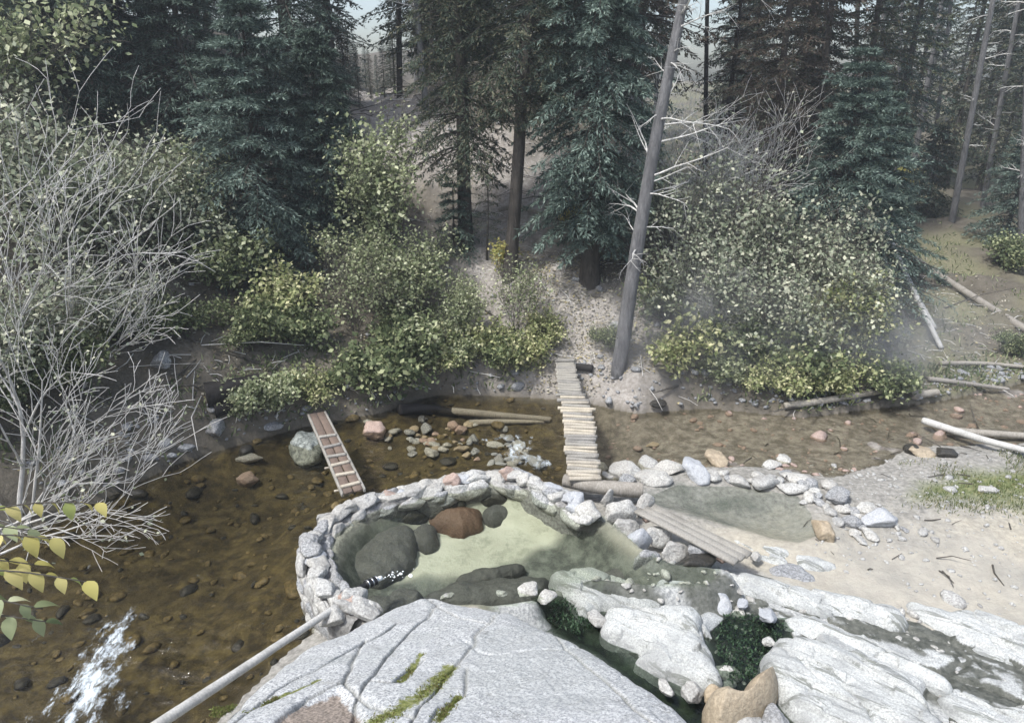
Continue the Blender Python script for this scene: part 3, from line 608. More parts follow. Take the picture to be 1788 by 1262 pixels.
for i in range(nst):
    f = i / (nst - 1) * (len(wp) - 1); k_ = int(min(f, len(wp) - 2)); p = wp[k_]; t = wp[k_ + 1] - wp[k_]; a = math.atan2(t[1], t[0])
    ln = r.uniform(.13, .24); off = r.uniform(-.05, .05)
    wstone(np.array([p[0] + off, p[1] + off, .47 + r.uniform(-.03, .05)]), (ln, r.uniform(.10, .145), r.uniform(.075, .11)), a + r.uniform(-.5, .5), r.choice(['pale', 'pale', 'pale', 'grey', 'pale', 'pale', 'pale', 'pink', 'pale', 'blue']), int(r.integers(12)))
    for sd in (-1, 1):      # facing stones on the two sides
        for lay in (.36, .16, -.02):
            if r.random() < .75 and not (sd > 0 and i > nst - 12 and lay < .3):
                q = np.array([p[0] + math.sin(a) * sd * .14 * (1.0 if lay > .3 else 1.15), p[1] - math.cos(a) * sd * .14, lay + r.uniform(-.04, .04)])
                wstone(q, (r.uniform(.14, .24), .07, r.uniform(.09, .14)), a, 'dark' if (sd > 0 and lay < .3) else r.choice(['pale', 'grey', 'pale']), int(r.integers(12)))  # lower pool-side stones take a dark colour to paint the wall's inner shadow
for (x, y, w, h, m) in [(1022, 884, 78, 46, 'pale'), (905, 824, 62, 26, 'grey'), (935, 838, 34, 22, 'pink'), (965, 858, 56, 30, 'grey'), (617, 1040, 60, 62, 'pale'), (585, 1068, 64, 38, 'pale')]:
    g = at(x, y, .5); s = px2m(g); o = wstone(np.array([g[0], g[1], .44]), (w / s / 2, w / s / 2.6, h / s / 1.9), -.45 if x > 900 else .6, m, int(x))
# stones of the lip on the right of the pool
for (x, y, w, h, m, lb) in [
    (1080, 902, 70, 24, 'pale', 'flat pale rock at the top of the pool lip'), (1092, 925, 66, 30, 'pale', 'pale rock just above the bluish stone of the pool lip'),
    (1110, 944, 58, 44, 'blue', 'bluish wet stone on the pool lip'), (1150, 938, 60, 34, 'pale', 'pale rock beside the plank walkway, right of the bluish lip stone'),
    (1180, 962, 62, 44, 'pale', 'rounded pale rock with a ring mark on the pool lip'), (1222, 968, 66, 42, 'grey', 'grey rock against the near end of the plank walkway'),
    (1130, 985, 54, 24, 'grey', 'smooth flat oval stone at the waterline of the pool lip'), (1060, 878, 30, 22, 'pale', 'small stone behind the big end stone of the wall'), (1125, 888, 40, 14, 'pale', 'thin pale rock under the far end of the plank walkway'),
    (1215, 993, 90, 28, 'dark', 'dark wet slab below the grey rock of the pool lip')]:
    stone(x, y, w, h, m, .22, int(x / 7), .4, 'lip_rock', n=4, hi=.16, label=lb, cat='rock', group='rocks on the right lip of the hot pool')
# submerged boulders in the hot pool
for i, (pts, top, m, lb) in enumerate([
    ([(588, 940), (618, 912), (655, 902), (700, 908), (720, 930), (718, 965), (700, 988), (655, 1006), (612, 1000), (586, 975)], .24, 'sub', 'very large dark boulder under water at the left of the hot pool'),
    ([(741, 906), (770, 890), (805, 884), (835, 890), (842, 902), (820, 916), (800, 921), (765, 914)], .26, 'brown', 'smooth reddish brown boulder in the hot pool'),
    ([(718, 925), (738, 914), (756, 922), (762, 936), (742, 946), (724, 938)], .2, 'sub', 'small dark angular rock left of the brown boulder'),
    ([(806, 876), (830, 863), (862, 866), (860, 878), (838, 888), (812, 884)], .2, 'sub', 'dark greenish rock behind the brown boulder'),
    ([(838, 888), (866, 874), (886, 882), (884, 894), (858, 900)], .2, 'sub', 'dark rock right of its twin behind the brown boulder'),
    ([(800, 1003), (830, 988), (880, 980), (920, 980), (915, 990), (870, 1003), (825, 1010)], .12, 'sub', 'long dark submerged rock in the front half of the hot pool'),
    ([(740, 1038), (790, 1015), (860, 1008), (940, 1004), (955, 1020), (930, 1044), (850, 1052), (780, 1052)], .22, 'sub', 'dark submerged rock at the near edge of the hot pool'),
    ([(640, 1052), (650, 1034), (700, 1024), (735, 1030), (725, 1048), (670, 1060)], .12, 'sub', 'dark submerged rock beside the big outcrop'),
    ([(1050, 1000), (1090, 984), (1150, 990), (1190, 1000), (1150, 1014), (1080, 1014)], .24, 'sub', 'dark shelf rock near the pool lip'),
    ([(600, 905), (650, 880), (740, 862), (760, 870), (700, 890), (640, 908)], .16, 'sub', 'dark rock under the left part of the ring wall')]):
    slab('submerged_rock', pts, .1, top, m, 60 + i, N=110, rings=40, base=-.15, edge=.16, rough=.05, jag=.05, label=lb, group='rocks lying in the hot pool')
# flaky rocks poking up at the near edge
for i, (x, y, w, h, lb) in enumerate([(925, 1030, 50, 30, 'small pale pointed rock at the near edge of the pool'), (955, 1040, 40, 24, 'pale leaning flake of rock beside the pointed one'), (782, 1040, 26, 16, 'little white rock perched on the crest of the outcrop'), (875, 1035, 24, 14, 'tiny white rock awash behind the outcrop')]):
    stone(x, y, w, h, 'pale', .36, i + 3, .5, 'rock', n=4, label=lb, cat='rock')

# ---- boulders along the right, bridge foot and shallow pool rim
for (x, y, w, h, m, lb) in [
    (1088, 822, 70, 48, 'pale', 'big white rounded boulder right of the footbridge'), (1130, 812, 40, 34, 'pale', 'white boulder leaning on the big rounded one'),
    (1142, 832, 78, 32, 'pale', 'long smooth white boulder in front of the rounded ones'), (1165, 818, 62, 30, 'pale', 'white boulder next to the blue-grey one'),
    (1213, 818, 48, 52, 'blue', 'upright blue-grey boulder standing at the corner of the shallow pool'), (1250, 797, 44, 34, 'tan', 'tan grey boulder standing in the shallows behind the blue-grey one'),
    (1094, 838, 34, 22, 'grey', 'grey stone wedged under the white boulders'), (1062, 834, 30, 24, 'pale', 'pale stone touching the foot of the footbridge'), (1050, 816, 22, 24, 'pale', 'small upright stone beside the last rung of the footbridge'),
    (1368, 800, 28, 20, 'pale', 'lone white cobble standing in the shallow creek'), (1346, 814, 40, 18, 'pale', 'flat white cobble behind the shallow pool rim'), (1434, 926, 34, 44, 'tan', 'yellowish standing stone at the right edge of the shallow pool'),
    (1540, 906, 76, 40, 'blue', 'large flat blue-grey slab at the right end of the rim stones'), (1462, 864, 54, 34, 'grey', 'grey purple boulder in the heap right of the shallow pool'), (1430, 876, 22, 16, 'grey', 'small dark round cobble below the grey purple boulder'),
    (1484, 910, 38, 28, 'grey', 'pale blue blocky stone left of the big flat slab'), (1512, 886, 44, 22, 'pale', 'pale stone behind the big flat slab'), (1108, 892, 1, 1, 'pale', '')]:
    if lb: stone(x, y, w, h, m, None, int(x / 3), .2, 'boulder', n=4, label=lb, cat='boulder')
rim = [(1246, 832, 28, 22), (1262, 825, 22, 14), (1275, 836, 20, 14), (1292, 838, 44, 22), (1322, 830, 26, 18), (1335, 842, 50, 26), (1372, 826, 28, 14), (1360, 840, 20, 14), (1392, 834, 50, 22), (1380, 852, 54, 20), (1415, 846, 34, 22), (1444, 845, 34, 20), (1420, 858, 20, 14), (1412, 868, 18, 22),
       (1398, 842, 18, 14), (1440, 884, 26, 10), (1452, 894, 26, 16), (1470, 890, 28, 14), (1488, 892, 20, 18), (1500, 902, 18, 12), (1478, 884, 20, 10), (1520, 934, 40, 18), (1505, 922, 22, 12), (1490, 930, 26, 14), (1462, 912, 26, 14), (1500, 944, 30, 12), (1428, 866, 14, 12), (1404, 880, 22, 9), (1448, 872, 16, 12), (1565, 920, 18, 8), (1580, 926, 20, 8), (1312, 842, 18, 14), (1346, 832, 18, 12)]
for i, (x, y, w, h) in enumerate(rim):
    stone(x, y, w * 1.08, h * 1.1, ['pale', 'pale', 'grey', 'pale'][i % 4], None, i, i * .7, 'cobble', n=3, label='pale cobble in the loose rim of stones round the shallow right pool', cat='cobble', group='rim cobbles of the shallow pool')
# ---- gravel bar and creek stones
for (x, y, w, h, m, lb) in [
    (540, 776, 66, 68, 'lichen', 'large lichen spotted boulder in the creek under the ramp'), (653, 752, 44, 32, 'pink', 'pinkish cracked boulder on the creek edge right of the ramp'),
    (434, 803, 54, 18, 'pale', 'low pointed pale rock with a dark notch in the left creek'), (432, 836, 44, 30, 'pink', 'pale angular rock above brown water in the left creek'), (378, 756, 40, 36, 'grey', 'grey boulder on the left bank below the charred log'),
    (325, 785, 30, 20, 'grey', 'small grey rock under the bare twigs of the left bank'), (285, 632, 40, 40, 'grey', 'grey rock on the left bank behind the bare shrub'), (482, 757, 40, 16, 'grey', 'flat grey rock at the waterline left of the lichen boulder'),
    (737, 733, 16, 16, 'grey', 'round grey stone on the dark log'), (744, 748, 22, 22, 'grey', 'grey stone standing behind the gravel bar'), (790, 742, 24, 20, 'pink', 'pinkish stone in front of the fallen log'),
    (806, 752, 22, 22, 'pink', 'brownish stone next to the pinkish one'), (752, 790, 28, 20, 'pale', 'white cobble at the near side of the gravel bar'), (806, 785, 28, 14, 'tan', 'orange tan cobble on the gravel bar'), (815, 797, 20, 12, 'tan', 'yellowish chip next to the orange tan cobble'),
    (828, 768, 22, 22, 'grey', 'dark grey pointed stone in the riffle'), (1145, 722, 34, 16, 'dark', 'dark grey flat stone at the far water edge right of the footbridge'), (784, 806, 34, 16, 'dark', 'dark wet stone at the outside of the ring wall'), (934, 806, 34, 26, 'blue', 'blue tinted flat stone in the riffle beside the ring wall'),
    (1138, 779, 26, 10, 'tan', 'flat tan stone awash right of the footbridge'), (1010, 727, 22, 16, 'dark', 'dark stone under the footbridge'), (270, 1002, 1, 1, 'dark', '')]:
    if lb: stone(x, y, w, h, m, None if x != 285 else None, int(x / 5), .3, 'creek_rock', n=4, label=lb, cat='rock')
r = R_(11)
for i in range(46):
    x = r.normal(760, 55); y = r.normal(762, 16)
    if y < 728 or y > 812 or x < 640: continue
    w = r.uniform(9, 22); stone(x, y, w, w * .7, r.choice(['pale', 'grey', 'pink', 'tan', 'pale']), None, i, i, 'cobble', n=3, label='small cobble on the gravel bar in the creek', cat='cobble', group='gravel bar cobbles')
for i in range(26):
    x = r.normal(885, 30); y = r.normal(797, 13); w = r.uniform(14, 34)
    stone(x, y, w, w * .45, r.choice(['pale', 'pale', 'grey', 'blue']), None, i, i, 'cobble', n=3, label='pale wet cobble in the riffle behind the ring wall', cat='cobble', group='riffle cobbles')

# scattered stones nobody could count: creek bed cobbles and pebbles
def scatter(name, pts, size, mat, seed, n=2, flat=.5, kind='stuff', sink=.2):
    V0, F0 = ICO[n]; r = R_(seed); Vs = []; Fs = []; o = 0; var = [rock_verts(seed + q, n, 8, .12)[0] for q in range(8)]
    for p in pts:
        s = size * math.exp(r.normal(0, .6)); a = r.uniform(0, 6.28); q = var[int(r.integers(8))] * np.array([s, s * r.uniform(.55, .9), s * flat])
        c_, s_ = math.cos(a), math.sin(a); q = np.stack([q[:, 0] * c_ - q[:, 1] * s_, q[:, 0] * s_ + q[:, 1] * c_, q[:, 2]], 1)
        Vs.append(q + [p[0], p[1], p[2] + s * flat * sink]); Fs.append(F0 + o); o += len(V0)
    return link(name, mesh(name, np.concatenate(Vs), np.concatenate(Fs), M[mat], None, True))
def randpts(poly_, n, seed, cond=None):
    r = R_(seed); lo = poly_[:, :2].min(0); hi = poly_[:, :2].max(0); x = r.uniform(lo[0], hi[0], n * 6); y = r.uniform(lo[1], hi[1], n * 6)
    m = inpoly(x, y, poly_)
    if cond is not None: m &= cond(x, y)
    x = x[m][:n]; y = y[m][:n]; return np.stack([x, y, H(x, y)], 1)
vis = lambda x, y: (np.abs(x) < .78 * (y + 3)) & (y < 22)
tag(scatter('creek_bed_cobbles', randpts(CREEK, 650, 3, lambda x, y: vis(x, y) & (x < 1.5)), .045, 'amber', 3, flat=.45), 'amber brown cobbles lying under the creek water', 'cobbles', kind='stuff')
tag(scatter('dark_creek_cobbles', randpts(CREEK, 170, 4, lambda x, y: vis(x, y) & (x < 1.5)), .055, 'dark', 4, flat=.45), 'dark cobbles lying under the creek water', 'cobbles', kind='stuff')
tag(scatter('shallow_creek_pebbles', randpts(CREEK, 700, 5, lambda x, y: vis(x, y) & (x > 1)), .035, 'pink', 5, flat=.5), 'small brownish pebbles in the shallow right part of the creek', 'pebbles', kind='stuff')
SANDP = poly([(1400, 800), (1788, 790), (2100, 820), (2100, 1150), (1788, 1090), (1450, 1000), (1380, 960), (1440, 940), (1500, 880)], .1)
tag(scatter('sand_pebbles', randpts(SANDP, 900, 6), .020, 'pale', 6, flat=.5), 'small pale pebbles strewn over the sandy flat', 'pebbles', kind='stuff')
LP = poly([(1000, 1000), (1250, 985), (1500, 1040), (1788, 1110), (1900, 1300), (1300, 1300)], .2)
tag(scatter('ledge_rubble', randpts(LP, 260, 7), .04, 'pale', 7, flat=.55), 'broken pale rubble in the hollows of the ledges', 'rubble', kind='stuff')

# ------------------------------------------------------------------ tubes, logs, planks
def tubes(segs, k=6):
    """segs: array (n,8): p0(3), p1(3), r0, r1 -> verts, quads"""
    s = np.asarray(segs, float); n = len(s); a = s[:, :3]; b = s[:, 3:6]; d = b - a; d /= np.linalg.norm(d, axis=1)[:, None] + 1e-9
    up = np.where(np.abs(d[:, 2:3]) > .9, np.array([[1., 0, 0]]), np.array([[0, 0, 1.]])); x = np.cross(d, up); x /= np.linalg.norm(x, axis=1)[:, None]; y = np.cross(d, x)
    t = np.linspace(0, 2 * np.pi, k, endpoint=False); ring = x[:, None] * np.cos(t)[None, :, None] + y[:, None] * np.sin(t)[None, :, None]
    V = np.concatenate([a[:, None] + ring * s[:, 6][:, None, None], b[:, None] + ring * s[:, 7][:, None, None]], 1).reshape(-1, 3)
    i = np.arange(k); j = (i + 1) % k; f = np.stack([i, j, j + k, i + k], 1); F = (f[None] + (np.arange(n) * 2 * k)[:, None, None]).reshape(-1, 4)
    return V, F
def log_mesh(name, P, R0, R1, mat, seed=0, k=14, n=40, lump=.08, flat_end=True):
    """one closed, slightly crooked, tapering log through the points P (world), mesh local to P[0]"""
    P = np.asarray(P, float); o = P[0].copy(); C = spline(P - o, n, False) if len(P) > 2 else np.linspace(P[0] - o, P[-1] - o, n)
    T = np.gradient(C, axis=0); T /= np.linalg.norm(T, axis=1)[:, None]; up = np.array([0, 0, 1.]) if abs(T[0][2]) < .9 else np.array([1., 0, 0])
    x = np.cross(T, up); x /= np.linalg.norm(x, axis=1)[:, None]; y = np.cross(T, x); t = np.linspace(0, 2 * np.pi, k, endpoint=False)
    rr = np.linspace(R0, R1, n)[:, None] * (1 + lump * fbm(np.stack([np.cos(t)[None] * 1.2 + 0 * C[:, :1], np.sin(t)[None] * 1.2 + 0 * C[:, :1], np.linspace(0, np.linalg.norm(C[-1]) / max(R0, .02) * .25, n)[:, None] + 0 * t[None]], -1), seed, 3))
    V = C[:, None] + x[:, None] * (np.cos(t)[None, :, None] * rr[..., None]) + y[:, None] * (np.sin(t)[None, :, None] * rr[..., None])
    V = V.reshape(-1, 3); i = np.arange(k); j = (i + 1) % k
    F = np.concatenate([np.stack([a * k + i, a * k + j, (a + 1) * k + j, (a + 1) * k + i], 1) for a in range(n - 1)])
    V = np.concatenate([V, C[:1], C[-1:]]); e0 = len(V) - 2
    F = np.concatenate([F[:, [0, 1, 2]], F[:, [0, 2, 3]], np.stack([j, i, 0 * i + e0], 1), np.stack([(n - 1) * k + i, (n - 1) * k + j, 0 * i + e0 + 1], 1)])
    return mesh(name, V, F, mat, None, True), o
def log(name, P, R0, R1, mat, parent=None, seed=0, lump=.08, k=14, n=40, **kw):
    m, o = log_mesh(name, P, R0, R1, M[mat], seed, k, n, lump)
    ob = link(name, m, parent, o - (np.array(parent.location) if parent else 0)); return tag(ob, **kw)
def board(name, A, B, w, t, mat, parent=None, up=(0, 0, 1), seed=0, **kw):
    """bevelled, slightly bowed board from A to B"""
    A = np.asarray(A, float); B = np.asarray(B, float); d = B - A; L = np.linalg.norm(d); d /= L; s = np.cross(d, up); s /= np.linalg.norm(s); u = np.cross(s, d); r = R_(seed)
    n = 10; b = min(w, t) * .18; pr = [(-w / 2 + b, -t / 2), (w / 2 - b, -t / 2), (w / 2, -t / 2 + b), (w / 2, t / 2 - b), (w / 2 - b, t / 2), (-w / 2 + b, t / 2), (-w / 2, t / 2 - b), (-w / 2, -t / 2 + b)]
    V = []; bow = r.uniform(-.006, .006) * L
    for i in range(n):
        f = i / (n - 1); c = d * L * f + u * bow * math.sin(f * math.pi)
        for a, c2 in pr: V.append(c + s * (a * (1 + r.uniform(-.02, .02))) + u * c2)
    F = [[i * 8 + j, i * 8 + (j + 1) % 8, (i + 1) * 8 + (j + 1) % 8, (i + 1) * 8 + j] for i in range(n - 1) for j in range(8)]
    F += [[0, 7, 6, 1], [1, 6, 5, 2], [2, 5, 4, 3]]; q = (n - 1) * 8; F += [[q, q + 1, q + 6, q + 7], [q + 1, q + 2, q + 5, q + 6], [q + 2, q + 3, q + 4, q + 5]]
    ob = link(name, mesh(name, np.array(V), F, M[mat]), parent, A - (np.array(parent.location) if parent else 0)); return tag(ob, **kw)

# ---- footbridge of rungs
BR = empty('footbridge', at(1018, 838, .45), 0, label='long curving footbridge of grey and pale wooden rungs crossing the creek', cat='bridge')
ctl = [(986, 627, .62, 34), (990, 655, .58, 38), (997, 688, .52, 43), (1006, 712, .48, 52), (1012, 745, .46, 55), (1014, 780, .46, 56), (1018, 810, .48, 58), (1022, 836, .50, 58)]
cc = np.array([np.append(at(a, b, z), w / px2m(at(a, b, z))) for a, b, z, w in ctl]); cc = spline(cc, 45, False)
for sgn in (-1, 1):
    P = [[c_[0] + sgn * c_[3] * .36, c_[1], c_[2] - .055] for c_ in cc[::6]] + [[cc[-1][0] + sgn * cc[-1][3] * .36, cc[-1][1], cc[-1][2] - .055]]
    log('stringer', P, .04, .045, 'log', BR, 3 + sgn)
r = R_(8)
for i, c_ in enumerate(cc):
    near = i > 14; w = c_[3] * r.uniform(.93, 1.05) * (1.25 if i in (15, 17, 20) else 1); sk = .05 + r.uniform(-.05, .05); off = r.uniform(-.012, .012)
    A_ = [c_[0] - w / 2 + off, c_[1] + sk * w, c_[2]]; B_ = [c_[0] + w / 2 + off, c_[1] - sk * w, c_[2] + r.uniform(-.01, .01)]
    if near: log('rung', [A_, B_], r.uniform(.026, .034), r.uniform(.026, .032), 'pole' if r.random() < .7 else 'plank', BR, i, .12, 10, 8)
    else: board('rung', A_, B_, .085, .028, 'plank', BR, seed=i)
board('end_plank', [at(968, 627, .66)[0], at(968, 627, .66)[1], .64], [at(1004, 626, .66)[0], at(1004, 626, .66)[1], .64], .12, .03, 'plank', BR)
# ---- cleated ramp on the left
RP = empty('plank_ramp', at(552, 722, .3), 0, label='narrow brown plank ramp with nailed cleats leaning from the lichen boulder to the ring wall', cat='ramp')
A0 = at(553, 722, .55); B0 = at(617, 858, .62); dirv = B0 - A0
wA, wB = .24, .30
side = np.cross(dirv / np.linalg.norm(dirv), [0, 0, 1.]); side /= np.linalg.norm(side)
for i_, o_ in enumerate((-.056, .056)):
    board('board', A0 + side * o_, B0 + side * o_ * 1.1, .108, .03, 'brownplank', RP, seed=i_)
for o_ in (-1, 1): board('side_rail', A0 + side * o_ * .125 - [0, 0, .01], B0 + side * o_ * .135 - [0, 0, .01], .03, .06, 'plank', RP, seed=9)
for i, f in enumerate((.36, .50, .615, .72, .83, .955)):
    c_ = A0 + dirv * f + [0, 0, .032]; sk = dirv / np.linalg.norm(dirv) * .02 * (-1) ** i
    board('cleat', c_ - side * .115 + sk, c_ + side * .125, .05, .035, 'pole' if i > 2 else 'plank', RP, seed=i)
for f in (.68, .93): c_ = A0 + dirv * f - [0, 0, .04]; log('cross_bar', [c_ + side * .20, c_ + side * .0], .014, .012, 'pole', RP, 1, .1, 8, 6)
# ---- plank walkway by the lip
WK = empty('plank_walkway', at(1105, 890, .5), 0, label='flat walkway of three grey weathered boards between the two pools', cat='walkway')
L0, L1 = at(1106, 892, .50), at(1146, 884, .50); N0, N1 = at(1280, 985, .46), at(1314, 966, .46)
for i in range(3):
    f = (i + .5) / 3; a = L0 + (L1 - L0) * f; b = N0 + (N1 - N0) * f; board('board', a, b, .118, .035, 'plank', WK, seed=i)
for f in (.12, .88):
    a = L0 + (N0 - L0) * f - [0, 0, .04]; b = L1 + (N1 - L1) * f - [0, 0, .04]; board('cross_beam', a, b, .09, .045, 'brownplank', WK, seed=4)
# ---- logs
def glog(name, pts, R0, R1, mat, lift=.0, **kw):
    P = [ground(a, b) + [0, 0, l_] for a, b, l_ in pts]; return log(name, P, R0, R1, mat, **kw)
log('squared_log', [at(985, 838, .40), at(1040, 849, .40), at(1122, 856, .38)], .085, .10, 'log', seed=3, label='thick grey squared log lying below the near end of the footbridge', cat='log')
glog('pale_log', [(790, 727, .08), (870, 732, .06), (962, 736, .04)], .07, .045, 'log', label='pale fallen log lying in the creek left of the footbridge', cat='log')
glog('dark_log', [(697, 722, .08), (740, 725, .10), (800, 728, .06)], .10, .07, 'burnt', label='black rotten log behind the gravel bar', cat='log')
glog('broken_log', [(820, 742, .03), (880, 744, .04), (950, 740, .02)], .06, .03, 'log', label='mossy broken log just in front of the pale log', cat='log')
log('charred_log', [ground(362, 706) + [0, 0, .12], ground(405, 700) + [0, 0, .16], ground(455, 684) + [0, 0, .14]], .20, .16, 'burnt', lump=.25, label='thick charred hollow log in the left bank', cat='log')
log('charred_log', [ground(375, 724) + [0, 0, .02], ground(440, 712) + [0, 0, .05]], .12, .10, 'burnt', lump=.25, label='smaller charred log below the thick hollow one', cat='log')
log('weathered_pole', [at(583, 1062, .50), at(480, 1130, .62), at(380, 1196, .72), at(270, 1268, .85), at(190, 1320, .9)], .032, .044, 'palelog', seed=6, n=60, label='long bleached pole lying along the left side of the granite outcrop', cat='pole')
def up_to(px, py, Y): d = ray(px, py); t = Y / d[1]; return np.array([0, 0, CH]) + d * t
def slog(px0, py0, Y0_, px1, py1, R0, R1, mat, seed, lb):
    b_ = ground(px1, py1) + [0, 0, R1 * .7]; a_ = up_to(px0, py0, Y0_); m_ = (a_ + b_) / 2 + [0, 0, -.03]; log('fallen_trunk', [a_, m_, b_], R0, R1, mat, seed=seed, label=lb, cat='log')
slog(1540, 388, 17.0, 1643, 612, .065, .045, 'palelog', 1, 'straight bleached fallen trunk on the right bank, left of the longest one')
slog(1560, 428, 20.5, 1900, 650, .085, .075, 'log', 2, 'longest grey fallen trunk slanting to the right edge')
slog(1572, 460, 16.5, 1632, 578, .055, .04, 'palelog', 3, 'thin bleached trunk leaning on the straight fallen one')
slog(1538, 432, 16.2, 1582, 570, .05, .035, 'log', 4, 'short bleached trunk nearest the bushes on the right bank')
glog('distant_log', [(1538, 337, .2), (1572, 336, .2), (1600, 340, .1)], .10, .08, 'palelog', label='pale log lying far back among the trees at the right', cat='log', seed=5)
glog('hillside_log', [(872, 380, .15), (905, 378, .15), (950, 384, .1)], .05, .05, 'log', label='thin grey log across the trail high on the slope', cat='log', seed=6)
glog('creek_log', [(1368, 722, .06), (1440, 712, .12), (1520, 698, .12), (1590, 690, .14)], .06, .05, 'log', label='long dark branchy log at the far edge of the shallow creek', cat='log', seed=7)
glog('creek_log', [(1590, 702, .05), (1634, 700, .07)], .075, .06, 'log', label='short thick pale stump of log beside the long dark one', cat='log', seed=8)
glog('bank_log', [(1608, 752, .16), (1660, 768, .16), (1720, 784, .14), (1788, 802, .12), (1840, 815, .1)], .06, .045, 'palelog', label='forked bleached log on the right bank above the grass', cat='log', seed=9)
glog('bank_log', [(1650, 762, .12), (1720, 768, .1), (1800, 772, .1), (1880, 778, .1)], .06, .05, 'log', label='grey log just behind the forked bleached one', cat='log', seed=10)
glog('driftwood', [(1620, 668, .06), (1680, 676, .06), (1760, 686, .06)], .045, .03, 'log', label='pale driftwood lying in the far creek at the right', cat='log', seed=11)
glog('driftwood', [(1640, 640, .06), (1720, 642, .06), (1830, 650, .06)], .045, .03, 'log', label='slim driftwood farthest back at the right edge', cat='log', seed=12)
glog('bank_log', [(1005, 652, .06), (1034, 656, .06)], .06, .07, 'burnt', label='short dark log beside the far end of the footbridge', cat='log', seed=13)
for (x, y, w, h, m, lb) in [(1610, 788, 50, 24, 'tan', 'tan mossy rock under the end of the forked log'), (1590, 783, 30, 26, 'dark', 'dark rock at the tip of the forked log'), (1650, 790, 40, 20, 'dark', 'dark rock half hidden below the forked log'), (1722, 856, 40, 12, 'pale', 'flat pale stone in the grass patch')]:
    stone(x, y, w, h, m, None, int(x / 3), 0, 'rock', n=4, label=lb, cat='rock')

# ---- pipe with valve
PI = empty('water_pipe', at(638, 1022, .5), 0, label='short black pipe with steel clamps and white nozzle spouting into the hot pool', cat='pipe')
a = at(628, 1026, .50); b = at(662, 1010, .47); d = b - a
log('pipe', [a - d * .3, a + d * .55], .028, .028, 'black', PI, 0, 0, 16, 8); log('sleeve', [a + d * .3, a + d * .85], .045, .045, 'black', PI, 0, 0, 16, 6)
for f in (.36, .58, .8): log('clamp', [a + d * f, a + d * (f + .05)], .048, .048, 'steel', PI, 0, 0, 16, 3)
log('nozzle', [a + d * .85, a + d * 1.12], .028, .024, 'white', PI, 0, 0, 14, 4)
def foam_blob(name, px, py, z, ax, ay, n, seed, lb, dx=(1, .25)):
    r = R_(seed); c0 = at(px, py, z); pts = []
    for i in range(n):
        u_ = r.normal(0, .4); v_ = r.normal(0, .3); pts.append([c0[0] + ax * (u_ * dx[0] - v_ * dx[1]), c0[1] + ax * u_ * dx[1] + ay * v_, z + r.uniform(-.006, .001)])
    return tag(scatter(name, np.array(pts), .010, 'foam', seed, 2, .5), lb, 'foam', kind='stuff')
k = NT('white_foam'); M['foam'] = k.fin((.8, .85, .88), .4)
foam_blob('pool_foam', 690, 1003, POOL_Z, .14, .10, 26, 3, 'white bubbles where the pipe spouts into the hot pool', (1, .5))

